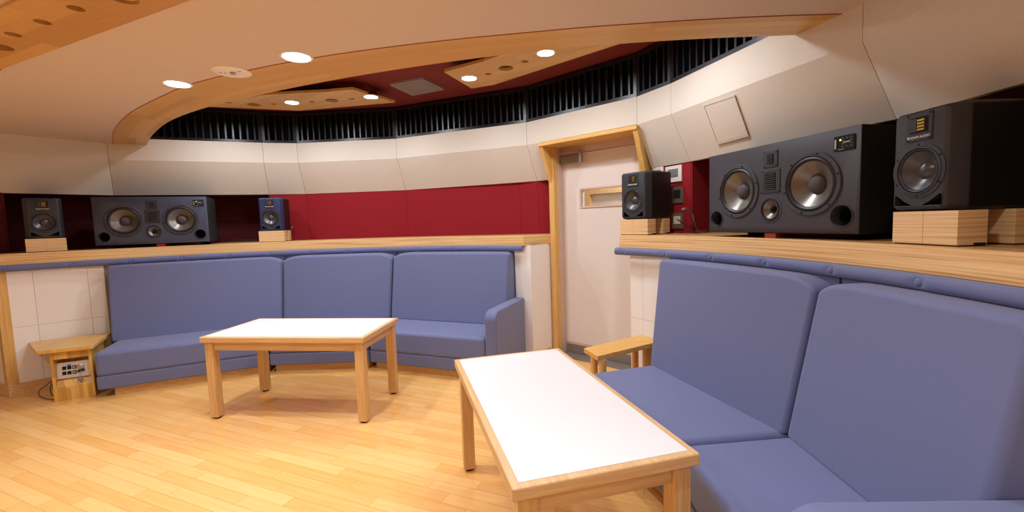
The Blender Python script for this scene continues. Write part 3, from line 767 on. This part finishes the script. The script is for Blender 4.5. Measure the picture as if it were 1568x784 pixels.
# ------------------------------------------------------------------ loudspeakers (front faces local -y)
def carve(o, cuts):
    """cut round or polygonal pockets into a cabinet front and bake the result"""
    c = MB()
    for k in cuts:
        if k[0] == 'c': _, x, z, r, d = k; c.lathe([(r, .02), (r, -d)], (x, 0, z), '-y', 48)
        else: _, P, d = k; c.hull8([(x, -.02, z) for x, z in P], [(x, d, z) for x, z in P])
    co = c.build('cutter', M['spk'], None, smooth=False)
    co.matrix_world = Matrix(); keep = o.parent; o.parent = None
    md = o.modifiers.new('cut', 'BOOLEAN'); md.object = co; md.operation = 'DIFFERENCE'; md.solver = 'EXACT'
    bpy.context.view_layer.update(); dg = bpy.context.evaluated_depsgraph_get()
    me = bpy.data.meshes.new_from_object(o.evaluated_get(dg))
    o.modifiers.clear(); o.data = me; o.parent = keep
    bpy.data.objects.remove(co)
def screws(parent, pts, r, h0, h1, mat='port'):
    for x, z in pts:
        m = MB(); m.lathe([(r, h0), (r, h1), (0, h1)], (x, 0, z), '-y', 10); m.build('screw', M[mat], parent)

def small_speaker(label, loc, rz, front=None, W=.24, H=.355, D=.30, side=None):
    root = thing('studio_monitor', label, 'loudspeaker', loc, rz, 'small studio monitors on risers')
    fm = front or M['spk']
    h = W/2; ch = .028
    # chamfered cabinet: octagonal front taper
    def loop(y, ix, iz, c): return [(-h+ix+c, y, iz), (h-ix-c, y, iz), (h-ix, y, iz+c), (h-ix, y, H-iz-c), (h-ix-c, y, H-iz), (-h+ix+c, y, H-iz), (-h+ix, y, H-iz-c), (-h+ix, y, iz+c)]
    loops = [loop(0, .026, .012, .012), loop(.008, .017, .006, .014), loop(.05, .002, .001, .012), loop(.06, 0, 0, .01), loop(D, 0, 0, .01)]
    V = [p for l in loops for p in l]; Fs = []
    mis = []
    m = MB()
    b0 = 0
    m.add(V, [])
    for i in range(len(loops)-1):
        for k in range(8):
            m.f.append([i*8+k, i*8+(k+1) % 8, (i+1)*8+(k+1) % 8, (i+1)*8+k]); m.mi.append(0 if i < 3 else 1)
    m.f.append(list(range(8))[::-1]); m.mi.append(0); m.f.append(list(range(32, 40))); m.mi.append(1)
    cab = m.build('cabinet', [fm, M['spk_side']], root, bevel=.004, seg=2)
    PP = [[(.012*s, .019), (.086*s, .019), (.088*s, .055), (.080*s, .060), (.045*s, .036)] for s in (-1, 1)]
    carve(cab, [('c', 0, .142, .078, .05)]+[('p', P, .08) for P in PP])
    # tweeter
    m = MB(); m.box((-.047, -.004, .245), (.047, .001, .34)); tw = m.build('tweeter_plate', M['spk'], root, bevel=.003, seg=1)
    m = MB(); m.box((-.034, -.0055, .272), (.034, -.0035, .326)); m.build('horn_recess', M['port'], tw, bevel=.0015, seg=1)
    m = MB()
    for k in range(4): m.box((-.004, -.0075, .280+k*.0105), (.022, -.005, .2865+k*.0105))
    m.build('gold_ribbon', M['gold'], tw)
    m = MB(); m.box((-.031, -.0068, .276), (-.007, -.005, .322)); m.build('wave_guide', M['spk_side'] if not front else fm, tw)
    screws(tw, [(-.041, .251), (.041, .251), (-.041, .334), (.041, .334)], .003, .004, .0055)
    text_part('\u25D0ADAM AUDIO', .0115, (0, -.0048, .258), tw, M['white_ink'])
    # woofer
    wz = .142
    m = MB(); m.lathe([(.096, 0), (.096, .002), (.084, .003), (.083, .0005)], (0, 0, wz), '-y', 44, caps=False); fl_ = m.build('woofer', M['spk'], root, smooth=True)
    m = MB(); m.lathe([(.083, .0), (.082, .005), (.079, .005), (.078, -.004)], (0, 0, wz), '-y', 44, caps=False); m.build('trim_ring', M['ringd'], fl_, smooth=True)
    m = MB(); m.lathe([(.0785, -.003), (.0765, .002), (.073, .004), (.069, .002), (.066, -.003)], (0, 0, wz), '-y', 44, caps=False); m.build('rubber_surround', M['rubber'], fl_, smooth=True)
    m = MB(); m.lathe([(.0665, -.0025), (.05, -.014), (.034, -.026), (.030, -.0275), (.02, -.018), (.01, -.0145), (0, -.0135)], (0, 0, wz), '-y', 44, caps=False); m.build('cone', M['cone_dark'], fl_, smooth=True)
    screws(fl_, [(math.cos(PI/6+k*PI/3)*.0895, wz+math.sin(PI/6+k*PI/3)*.0895) for k in range(6)], .0035, .002, .0038)
    for P in PP:
        cc = (sum(p[0] for p in P)/5, sum(p[1] for p in P)/5)
        Pi = [(cc[0]+(x-cc[0])*.98, cc[1]+(z-cc[1])*.98) for x, z in P]
        m = MB(); m.hull8([(x, .03, z) for x, z in Pi], [(x, .078, z) for x, z in Pi]); bp0 = m.build('bass_port', M['port'], root)
        m = MB(); pts = [(x, -.0005, z) for x, z in P]; m.tube(pts+[pts[0]], .0016, 6); m.build('port_lip', fm, bp0, smooth=True)
    return root
def big_speaker(label, loc, rz, mat):
    W, H, D = .90, .458, .42
    root = thing('main_monitor', label, 'loudspeaker', loc, rz, 'wide three-way studio loudspeakers')
    m = MB(); m.box((-W/2, .0, 0), (W/2, .03, H)); m.box((-W/2, .03, 0), (W/2, D, H), 1)
    m = MB(); V = [(-W/2, 0, 0), (W/2, 0, 0), (W/2, D, 0), (-W/2, D, 0), (-W/2, 0, H), (W/2, 0, H), (W/2, D, H), (-W/2, D, H)]
    m.add(V, [(0, 1, 5, 4)], 0); m.add(V, [(3, 2, 1, 0), (4, 5, 6, 7), (1, 2, 6, 5), (2, 3, 7, 6), (3, 0, 4, 7)], 1)
    cab = m.build('cabinet', [mat, M['port']], root, bevel=.003, seg=1)
    carve(cab, [('c', -.222, .232, .127, .07), ('c', .222, .232, .127, .07), ('c', 0, .122, .057, .05), ('c', -.382, .08, .045, .16), ('c', .372, .08, .047, .16)])
    for sx in (-.222, .222):
        cx_, cz = sx, .232
        m = MB(); m.lathe([(.149, 0), (.149, .003), (.146, .006), (.129, .006), (.127, 0)], (cx_, 0, cz), '-y', 56, caps=False); wf = m.build('woofer', M['spk_big'], root, smooth=True)
        m = MB(); m.lathe([(.1275, -.002), (.124, .004), (.117, .007), (.110, .004), (.105, -.004)], (cx_, 0, cz), '-y', 56, caps=False); m.build('rubber_surround', M['rubber'], wf, smooth=True)
        m = MB(); m.lathe([(.106, -.003), (.08, -.020), (.040, -.047)], (cx_, 0, cz), '-y', 56, caps=False); m.build('cone', M['cone'], wf, smooth=True)
        m = MB(); m.lathe([(.0435, -.045), (.041, -.036), (.032, -.026), (.018, -.0205), (0, -.019)], (cx_, 0, cz), '-y', 40); m.build('dust_cap', M['dust'], wf, smooth=True)
        screws(wf, [(cx_+math.cos(.25+k*PI/3)*.138, cz+math.sin(.25+k*PI/3)*.138) for k in range(6)], .005, .005, .0078)
    m = MB(); m.lathe([(.071, 0), (.070, .002), (.06, .003), (.057, 0)], (0, 0, .122), '-y', 44, caps=False); md_ = m.build('midrange', mat, root, smooth=True)
    m = MB(); m.lathe([(.059, .001), (.056, .006), (.05, .006), (.047, -.003)], (0, 0, .122), '-y', 44, caps=False); m.build('trim_ring', M['rubber'], md_, smooth=True)
    m = MB(); m.lathe([(.0475, -.002), (.03, -.014), (.013, -.028)], (0, 0, .122), '-y', 44, caps=False); m.build('cone', M['cone'], md_, smooth=True)
    m = MB(); m.lathe([(.014, -.027), (.012, -.012), (.006, -.004), (0, -.001)], (0, 0, .122), '-y', 24); m.build('phase_plug', M['port'], md_, smooth=True)
    for (w_, z0, z1, fw, n_) in ((.088, .338, .422, .038, 5), (.118, .206, .328, .066, 8)):
        m = MB(); m.box((-w_/2, -.004, z0), (w_/2, .001, z1)); tp = m.build('tweeter_plate', M['spk'], root, bevel=.002, seg=1)
        m = MB(); m.box((-fw/2, -.0052, z0+.017), (fw/2, -.0035, z1-.017)); m.build('opening', M['port'], tp)
        m = MB(); hh = z1-z0-.04
        for k in range(n_): m.box((-fw/2+.004, -.0078, z0+.02+hh*k/(n_-.4)), (fw/2-.002, -.005, z0+.02+hh*k/(n_-.4)+hh/n_*.42))
        m.build('louvres', M['spk_big'], tp)
        screws(tp, [(sx*(w_/2-.007), z_) for sx in (-1, 1) for z_ in (z0+.007, z1-.007)], .003, .003, .0052)
    for sx, r_ in ((-.382, .05), (.372, .052)):
        m = MB(); m.lathe([(r_, .0), (r_-.001, .004), (r_-.004, .0045), (r_-.0065, -.004), (r_-.0075, -.02)], (sx, 0, .08), '-y', 40, caps=False); bp_ = m.build('bass_port', M['spk_big'], root, smooth=True)
        m = MB(); m.lathe([(r_-.0065, -.05), (r_-.0065, -.12), (0, -.12)], (sx, 0, .08), '-y', 40, caps=False); m.build('port_tube', M['port'], bp_)
    # control panel
    m = MB(); m.box((.333, -.003, .362), (.423, .0, .425)); cpn = m.build('control_panel', M['port'], root)
    m = MB(); m.box((.338, -.006, .372), (.346, -.003, .412)); m.build('level_bar', M['steel'], cpn)
    m = MB(); m.box((.359, -.005, .404), (.365, -.003, .411)); m.build('power_light', M['green_led'], cpn)
    text_part('ADAM', .010, (.389, -.0038, .396), cpn, M['white_ink'])
    m = MB()
    random.seed(3)
    for r in range(4):
        for c in range(3):
            x_ = .368+c*.018; z_ = .376+r*.012
            if (r, c) in ((1, 1), (2, 1)): continue
            m.box((x_, -.0036, z_), (x_+.011, -.003, z_+.0014)); m.lathe([(.0016, .003), (.0016, .005), (0, .005)], (x_+.003, 0, z_+.005), '-y', 8)
    m.box((.352, -.0036, .366), (.378, -.003, .3695))
    m.build('control_knobs', M['vent'], cpn)
    return root
def riser(label, loc, rz, W=.25, D=.10, H=.118, group='laminated wood risers under the small monitors'):
    root = thing('speaker_riser', label, 'speaker riser', loc, rz, group)
    m = MB(); m.box((-W/2, 0, .004), (-.0004, D, H)); m.box((.0004, 0, .004), (W/2, D, H)); m.build('block', M['ply2'], root, bevel=.001, seg=1)
    for lo, hi in (((W/2-.03, D-.045, 0), (W/2+.001, D-.005, .012)), ((-W/2, .01, 0), (-W/2+.03, .04, .0045)), ((-W/2, D-.04, 0), (-W/2+.03, D-.01, .0045)), ((W/2-.03, .01, 0), (W/2-.002, .04, .0045))):
        m = MB(); m.box(lo, hi); m.build('rubber_foot', M['black_rubber'], root)
    return root
def put_small(ang, nrm, r, label, rlabel, W=.24, sx=0, front=None, H=.355, rear=True, rW=.25, shift=0, zs=0):
    x, y = pol(r, ang); a = math.radians(nrm-90)
    rx, ry = math.cos(a), math.sin(a); bx, by = -math.sin(a), math.cos(a)
    x += rx*shift; y += ry*shift
    riser(rlabel+', front block', (x, y, Z_LEDGE), a, rW)
    if rear: riser(rlabel+', rear block', (x+bx*.19, y+by*.19, Z_LEDGE), a, rW, D=.09)
    x += rx*sx; y += ry*sx
    return small_speaker(label, (x-bx*.002, y-by*.002, Z_LEDGE+.118), a, front, W=W, H=H)
put_small(-.1, 1.2, 3.235, 'small black studio monitor nearest the camera, at the right edge', 'laminated wood riser under the nearest small monitor at right', W=.235, rW=.235, sx=-.022)
put_small(33.4, 37, 3.235, 'small black studio monitor on the ledge beside the door', 'laminated wood riser under the monitor beside the door', shift=.03, W=.25)
M['spk_blue'] = plain('speaker_blue_black', '26305A', .5)
put_small(103.6, 103, 3.25, 'small studio monitor with bluish front against the red wall', 'laminated wood riser under the bluish monitor by the red wall', front=M['spk_blue'])
put_small(134.6, 135.5, 3.27, 'small black studio monitor at the far left end of the ledge', 'laminated wood riser under the far left monitor', front=plain('speaker_black_blue_cast', '2E3038', .5))  # black cabinet; the lens's blue cast is mixed into its colour
# big ones
cR = (pt(1087, 240, 1.69)+pt(1318, 190, 1.69))/2
big_speaker('wide charcoal loudspeaker with two woofers on the right ledge', (cR.x, cR.y, Z_LEDGE+.027), math.radians(-74.4), M['spk_big'])
cL = (pt(137.5, 302.5, 1.69)+pt(317.5, 301, 1.69))/2
M['spk_big_cast'] = plain('speaker_charcoal_blue_cast', '3E4256', .6, bump=.2, bscale=900)  # charcoal paint with the blue cast of the lens put into the colour
bigL = big_speaker('wide charcoal loudspeaker with two woofers in the left niche', (cL.x, cL.y, Z_LEDGE+.03), math.radians(24.5), M['spk_big_cast'])
def sup(c, rot, lx, ly, h, mat, label):
    a = math.radians(rot); T = Matrix.Translation((c.x, c.y, Z_LEDGE)) @ Matrix.Rotation(a, 4, 'Z')
    loc = T @ Vector((lx, ly, 0))
    m = MB(); m.box((-.035, -.0, 0), (.035, .12, h)); o = m.build('support_block', mat, None, bevel=.002, seg=1); o.location = loc; o.rotation_euler = (0, 0, a)
    tag(o, label, 'support block', 'small blocks under the wide loudspeakers')
sup(cR, -74.4, -.01, .01, .027, M['rwood'], 'small reddish wood block under the middle of the right wide loudspeaker')
sup(cR, -74.4, .36, .24, .027, M['void'], 'dark block under the rear corner of the right wide loudspeaker')
sup(cR, -74.4, -.36, .24, .027, M['void'], 'dark block under the rear left corner of the right wide loudspeaker')
sup(cL, 24.5, .04, .01, .03, M['red_blk'], 'small crimson block under the middle of the left wide loudspeaker')
sup(cL, 24.5, .36, .24, .03, M['void'], 'dark block under the rear corner of the left wide loudspeaker')
sup(cL, 24.5, -.36, .24, .03, M['void'], 'dark block under the rear left corner of the left wide loudspeaker')

# ------------------------------------------------------------------ cables
def cable(name, pts, label, r=.004, plug=None):
    P = catmull(pts, 8)
    base = P[0]
    root = thing(name, label, 'cable', base)
    m = MB(); m.tube(P, r, 8); m.build('cord', M['cable'], root, off=base, smooth=True)
    if plug:
        m = MB(); m.tube([P[-1], P[-1]+Vector(plug)], [.007, .007], 10); m.build('plug', M['plug'], root, off=base, smooth=True)
    return root
qa = Vector(pol(3.6, 29.3))
def pz(px, py, r):   # point on the cylinder r seen at the pixel
    a = ang_at(px, py, r); x, y = pol(r, a); d = ray(px, py); t = Vector((x, y)).length/Vector((d.x, d.y)).length
    return Vector((x, y, CAM_H+d.z*t))
cable('speaker_cable', [pz(1069, 353, 3.5), pz(1064, 343, 3.5), pz(1060, 328, 3.52), pz(1054, 320, 3.53), pz(1049.5, 319, 3.52)], 'thick black cable with silver plug beside the door monitor', .006,
      tuple(pz(1044.5, 320.5, 3.52)-pz(1049.5, 319, 3.52)))
cable('speaker_cable', [pz(1037, 336, 3.53), pz(1046, 342, 3.5), pz(1054, 348, 3.48), pz(1058, 355, 3.47), pz(1066, 354.5, 3.45), pz(1080, 353.6, 3.45), pz(1092, 352.5, 3.5)], 'thin black cable lying on the ledge by the door monitor', .004)
cable('speaker_cable', [pz(328, 352, 3.75), pz(331, 362, 3.7), pz(343, 367, 3.65), pz(355, 368.5, 3.6), pz(370, 367.6, 3.6), pz(390, 367.4, 3.6)], 'black cable in the niche between the left wide loudspeaker and bluish monitor', .005)
cable('speaker_cable', [pz(441, 358, 3.58), pz(447, 357, 3.6), pz(450, 352, 3.6), pz(448.6, 348, 3.6)], 'short black cable with white plug behind the bluish monitor', .004, (-.02, 0, -.002))

# ------------------------------------------------------------------ sofas
def line_pt(o, d, t): return o+d*t
def sofa_section(label, a0, a1, side0=None, side1=None, arm=None, rf=2.56, pin=.02, wb=(0, 0), group='blue-grey curved bench sofa sections'):
    """wedge module between angles a0>a1; straight chords; sides optionally parallel to the module axis ('p')"""
    am = math.radians((a0+a1)/2); ax = Vector((math.cos(am), math.sin(am)))          # outward axis
    tx = Vector((-ax.y, ax.x))                                                       # towards larger angle
    C_ = Vector((CX, CY)); half = math.radians((a0-a1)/2)
    def P(r_vertex, s, side, z=None, g=.006):
        """s=+1: a0 side, -1: a1 side. r is measured along the axis at the vertex chord"""
        dist = r_vertex*math.cos(half)
        if side is None: w_ = dist*math.tan(half)-g/2
        else: w_ = side
        return C_+ax*dist+tx*(w_*s)
    base = P(3.0, 0, None)
    off = Vector((base.x, base.y, 0))
    root = thing('sofa_section', label, 'sofa', off, 0, group)
    def ring(r0, r1, z, g=.006, in0=0, in1=0):
        a_, b_ = P(r0, 1, side0, g=g), P(r1, 1, side0, g=g); c_, d_ = P(r1, -1, side1, g=g), P(r0, -1, side1, g=g)
        a_ -= tx*in0; b_ -= tx*in0; c_ += tx*in1; d_ += tx*in1
        return [(a_.x, a_.y, z), (b_.x, b_.y, z), (c_.x, c_.y, z), (d_.x, d_.y, z)]
    i0 = .0 if side0 is None else .0
    m = MB(); m.hull8(ring(rf, 3.15, 0, .03, pin, .02), ring(rf, 3.15, .072, .03, pin, .02)); m.build('plinth', M['oak'], root, off=off)
    m = MB(); m.hull8(ring(rf-.055, 3.15, .072), ring(rf-.065, 3.15, .186)); m.build('seat_base', M['sofa'], root, off=off, bevel=.014, seg=3)
    m = MB(); m.hull8(ring(rf-.07, 3.1, .182), ring(rf-.065, 3.1, .385)); m.build('seat_cushion', M['sofa'], root, off=off, bevel=.034, seg=5)
    # backrest with softly rounded top corners, slightly reclined
    zb, zt = .372, 1.053
    m = MB(); bo = ring(2.955, 3.24, zb, .004, -wb[0]); 
    nseg = 8; c0r = .20 if side0 is None else .045; c1r = .20 if side1 is None else .06
    fa, ba, bb2, fb = [Vector(p) for p in bo]
    tp = [Vector(p) for p in ring(3.10, 3.255, zt, .004, -wb[1])]
    # build as a grid in (s across, h up) for front and back faces with clipped corners
    def face(bl_, br2, tl_, tr_):
        W_ = (tl_-tr_).length; H_ = zt-zb; pts = []
        def at(u, v):   # u across 0..1 from a0 side, v up
            lo_2 = bl_.lerp(br2, u); hi_2 = tl_.lerp(tr_, u); return lo_2.lerp(hi_2, v)
        pts.append(at(0, 0)); pts.append(at(1, 0))
        for k in range(nseg+1):
            th = k/nseg*PI/2; pts.append(at(1-(c1r-c1r*math.cos(th))/W_, 1-min(c1r*.6, .065)*(1-math.sin(th))/H_))
        for k in range(nseg+1):
            th = PI/2-k/nseg*PI/2; pts.append(at((c0r-c0r*math.cos(th))/W_, 1-min(c0r*.6, .065)*(1-math.sin(th))/H_))
        return pts
    f1 = face(fa, fb, tp[0], tp[3]); f2 = face(ba, bb2, tp[1], tp[2])
    m.hull8(f1, f2)
    m.build('backrest', M['sofa'], root, off=off, bevel=.028, seg=4)
    bp_ = ring(3.205, 3.265, .40, .002, -wb[0], 0); bt_ = ring(3.205, 3.265, 1.052, .002, -wb[1]+(.015 if side0 else 0), 0)
    m = MB(); m.hull8(bp_, bt_); m.build('back_panel', M['sofa'], root, off=off)
    if arm:
        s = -1; dist_b = 3.19*math.cos(half); w0, w1 = arm
        def Q(dist, w_): q = C_+ax*dist+tx*w_; return q
        pts = []
        d0 = (rf-.075)*math.cos(half); d1 = dist_b; zt2 = .612; rad = .085
        side = [(d1, .072), (d0, .072)]
        for k in range(7):
            th = k/6*PI/2; side.append((d0+rad-rad*math.cos(th), zt2-rad+rad*math.sin(th)))
        side.append((d1, zt2))
        A_ = [(Q(d, w0).x, Q(d, w0).y, z) for d, z in side]; B_ = [(Q(d, w1).x, Q(d, w1).y, z) for d, z in side]
        m = MB(); m.hull8(A_, B_); m.build('armrest', M['sofa'], root, off=off, bevel=.016, seg=3)
        m = MB(); pl = [Q(d0+.06, w0-.01 if w0 > w1 else w0+.01), Q(d1-.02, w0-.01 if w0 > w1 else w0+.01), Q(d1-.02, w1+.01), Q(d0+.06, w1+.01)]
        m.prism(pl, 0, .072); m.build('arm_plinth', M['oak'], root, off=off)
    return root
sofa_section('left curved sofa, wide section beside the socket console', 127.8, 101.4, side0=.655, pin=.09, wb=(.03, .055))
sofa_section('left curved sofa, middle section behind the far table', 101.2, 79.9)
# third section: right side runs parallel to its axis up to the armrest
a0_, a1_ = 79.7, 57.0
hm = math.radians((a0_-a1_)/2); amm = math.radians((a0_+a1_)/2)
axm = Vector((math.cos(amm), math.sin(amm))); txm = Vector((-axm.y, axm.x))
wi = -(Vector(p2(748, 474, .61))-Vector((CX, CY))).dot(txm); wo = -(Vector(p2(797, 457.5, .61))-Vector((CX, CY))).dot(txm); wo2 = -(Vector(p2(763, 478, .61))-Vector((CX, CY))).dot(txm); wi2 = -(Vector(p2(783, 457, .61))-Vector((CX, CY))).dot(txm)
WI = (wi+wi2)/2; WO = WI+.105
sofa_section('left curved sofa, end section with armrest nearest the door', a0_, a1_, side1=WI-.002, arm=(-WI, -WO))
sofa_section('right curved sofa, far section beside the small oak side table', 26.3, 5.6, side0=.46, wb=(0, .095))
a0_, a1_ = 5.4, -9.0
amm = math.radians((a0_+a1_)/2); axm = Vector((math.cos(amm), math.sin(amm))); txm = Vector((-axm.y, axm.x))
WI = -(Vector(p2(1450, 764, .61))-Vector((CX, CY))).dot(txm)
sofa_section('right curved sofa, near section with armrest at the lower right corner', a0_, a1_, side1=WI-.002, arm=(-WI, -WI-.11))

# ------------------------------------------------------------------ tables
def coffee_table(label, x, y, yaw):
    W, L, H, t, e, ins, lg = 1.217, .604, .60, .04, .026, .020, .060
    root = thing('coffee_table', label, 'table', (x, y, 0), yaw, 'white-topped oak tables')
    m = MB(); m.box((0, 0, H-t), (W, L, H)); m.mi[3] = m.mi[5] = 1; m.build('table_edge', [M['oak_table'], M['oak_table_c']], root, bevel=.006, seg=3)
    m = MB(); m.box((e, e, H-.002), (W-e, L-e, H+.0012)); m.build('white_top', M['white_lam'], root)
    m = MB(); a = ins+.014; th = .022
    z0, z1 = H-t-.062, H-t
    m.box((ins+lg, a, z0), (W-ins-lg, a+th, z1)); m.box((ins+lg, L-a-th, z0), (W-ins-lg, L-a, z1)); m.box((a, ins+lg, z0), (a+th, L-ins-lg, z1), 1); m.box((W-a-th, ins+lg, z0), (W-a, L-ins-lg, z1), 1)
    m.build('apron', [M['oak_table'], M['oak_table_c']], root, bevel=.001, seg=1)
    for px in (ins, W-ins-lg):
        for py in (ins, L-ins-lg):
            m = MB(); m.box((px, py, .012), (px+lg, py+lg, H-t)); lgo = m.build('leg', M['oak_table_v'], root, bevel=.003, seg=2)
            m = MB(); m.lathe([(.022, 0), (.022, .012), (0, .012)], (px+lg/2, py+lg/2, 0), 'z', 20); m.build('foot_pad', M['black_rubber'], lgo)
    return root
coffee_table('white-topped oak table standing in front of the left sofa', -2.2113, 3.0114, -.1315)
# near table: long axis along its local y in the fit; rotate so W runs that way
yw = .2585; ox, oy = -.0206, 1.1453; w2 = .604
cx2 = ox+math.cos(yw)*w2; cy2 = oy+math.sin(yw)*w2
coffee_table('white-topped oak table nearest the camera, in front of the right sofa', cx2, cy2, yw+PI/2)

# ------------------------------------------------------------------ side table (right) and console (left)
ZS = .458
tA, tB, tC = pt(894, 533, ZS), pt(915, 545.5, ZS), pt(983, 512.3, ZS)
tD = Vector((*pol(3.2, 27.7), ZS)); 
root = thing('side_table', 'small trapezoid oak side table between door and right sofa', 'side table', (tA.x, tA.y, 0))
off = Vector((tA.x, tA.y, 0))
tD2 = tB + (tD-tB)*1.0
poly_ = [(tA.x, tA.y), (tB.x, tB.y), (tD.x-.005, tD.y+.02), (tC.x, tC.y)]
m = MB(); m.prism(poly_, ZS-.032, ZS); m.build('table_top', M['oak_gold'], root, off=off, bevel=.003, seg=2)
cen = Vector((sum(p[0] for p in poly_)/4, sum(p[1] for p in poly_)/4))
for k, (px, py) in enumerate(((902, 545), (917, 552), (976, 548))):
    if k < 2: q = Vector(p2(px+2, py, ZS-.032)); q = q+(cen-q).normalized()*.03
    else: q = Vector((tC.x, tC.y))+(cen-Vector((tC.x, tC.y))).normalized()*.12
    m = MB(); m.lathe([(.024, 0), (.024, ZS-.032)], (q.x, q.y, 0), 'z', 24); m.build('leg', M['oak_v'], root, off=off, smooth=True)
q = Vector((tC.x, tC.y)).lerp(Vector((tD.x, tD.y)), .45)+(cen-Vector((tC.x, tC.y))).normalized()*.05
m = MB(); m.box((q.x-.03, q.y-.03, 0), (q.x+.05, q.y+.03, ZS-.032)); m.build('wall_bracket', M['oak_v'], root, off=off)

ZC = .437
cA, cB, cC, cD = [pt(*q, ZC) for q in ((43.6, 524), (54, 538), (142, 529), (172, 507.5))]
F0, F1 = pt(83.5, 616, 0), pt(147, 606, 0)
ex = (F1-F0).normalized(); ang = math.atan2(ex.y, ex.x); wF = (F1-F0).length
root = thing('socket_console', 'low oak console with a metal socket plate, left of the left sofa', 'console', (F0.x, F0.y, 0), ang)
iT = (Matrix.Translation((F0.x, F0.y, 0)) @ Matrix.Rotation(ang, 4, 'Z')).inverted()
lp = [iT @ Vector((q.x, q.y, 0)) for q in (cA, cB, cC, cD)]
for k in (0, 3): pass
m = MB(); m.prism([(p.x, p.y) for p in lp], ZC-.03, ZC); m.build('table_top', M['block_top'], root, bevel=.004, seg=2)
zt_ = ZC-.03
ox0, ox1, oz0, oz1 = .02, wF-.02, .115, .345
dep = .03
bd = (lp[3]-lp[2]).normalized()       # right side direction
rb = Vector((wF, 0, 0))+bd*.42
m = MB()
# body: front with an opening (frame pieces), sides and back
m.box((0, 0, 0), (wF, .02, oz0)); m.box((0, 0, oz1), (wF, .02, zt_)); m.box((0, 0, oz0), (ox0, .02, oz1)); m.box((ox1, 0, oz0), (wF, .02, oz1))
m.prism([(wF-.02, .02), (wF, .0201), (rb.x, rb.y), (rb.x-.02, rb.y)], 0, zt_)
m.prism([(0, .02), (.02, .02), (.03, .22), (.01, .22)], 0, zt_)
m.box((.02, dep+.075, 0), (wF-.02, dep+.095, zt_))
m.build('body', M['block'], root)
m = MB()   # sloping shelf of the recess and its reveal
m.add([(ox0, .002, oz0), (ox1, .002, oz0), (ox1, dep+.02, oz0+.07), (ox0, dep+.02, oz0+.07)], [(0, 1, 2, 3)])
m.box((ox0-.012, .02, oz0), (ox0, dep+.08, oz1)); m.box((ox1, .02, oz0), (ox1+.012, dep+.08, oz1)); m.box((ox0-.01, .02, oz1), (ox1+.01, dep+.08, oz1+.012))
m.build('recess', M['block'], root)
T = Matrix.Translation((ox0+.002, dep-.008, oz0+.062)) @ Matrix.Rotation(math.radians(-8), 4, 'X')
pwid = ox1-ox0-.004; ph = .13
m = MB(T); m.box((0, 0, 0), (pwid, .004, ph)); sp_ = m.build('socket_plate', M['tin'], root)
for sx in (.01, pwid-.01):
    for sz in (.012, ph-.012):
        m = MB(T); m.lathe([(.004, 0), (.004, .002), (0, .002)], (sx, 0, sz), '-y', 10); m.build('screw', M['steel'], sp_)
for r in range(2):
    for c in range(3):
        x_, z_ = .034+c*.031, .028+r*.042
        m = MB(T); m.box((x_, -.004, z_), (x_+.025, 0, z_+.028)); j_ = m.build('socket', M['port'], sp_, bevel=.002, seg=1)
        m = MB(T); m.lathe([(.009, .004), (.009, .006), (.005, .006), (.004, .0045), (0, .0045)] if c == 2 else [(.006, .004), (.005, .0055), (0, .0055)], (x_+.0125, 0, z_+.014), '-y', 16); m.build('jack', M['steel'] if c == 2 else M['cable'], j_)
m = MB(T); m.box((.066, -.006, .100), (.088, -.003, .111)); m.build('blue_tag', M['blue_tag'], sp_)
m = MB(T); m.lathe([(.02, 0), (.02, .012), (.014, .016), (0, .016)], (.148, 0, .085), '-y', 20); m.build('knob', M['steel'], sp_, smooth=True)
for sx, sz in ((.139, .048), (.162, .052)):
    m = MB(T); m.lathe([(.011, 0), (.011, .012), (0, .014)], (sx, 0, sz), '-y', 14); m.build('switch', M['cable'], sp_, smooth=True)
m = MB(T); m.tube([(.150, -.012, .048), (.151, -.02, .02), (.152, -.03, -.012)], .0012, 6); m.lathe([(.014, .02), (.018, .028), (.016, .036), (0, .04)], (.152, 0, -.018), '-y', 18); m.build('hanging_cap', M['steel_d'], sp_, smooth=True)
# tangled cable beside the console
base = Vector(F0)+Vector((-.06, .06, 0))
def rel(x_, y_, z_): return Vector(F0)+ex*x_+Vector((-ex.y, ex.x, 0))*y_+Vector((0, 0, z_))
cb = catmull([rel(-.02, .16, .40), rel(-.022, .16, .25), rel(-.03, .14, .18), rel(-.07, .12, .13), rel(-.11, .10, .10), rel(-.12, .09, .06), rel(-.09, .08, .025), rel(-.04, .07, .008), rel(-.01, .06, .006),
              rel(-.015, .07, .05), rel(-.035, .09, .11), rel(-.02, .1, .15), rel(-.005, .09, .09), rel(-.03, .08, .03), rel(-.05, .09, .09), rel(-.03, .12, .17), rel(-.01, .13, .19)], 8)
root = thing('cable_loop', 'thin black cable hanging in a loop beside the socket console', 'cable', cb[8])
m = MB(); m.tube(cb, .003, 7); m.build('cord', M['cable'], root, off=cb[8], smooth=True)
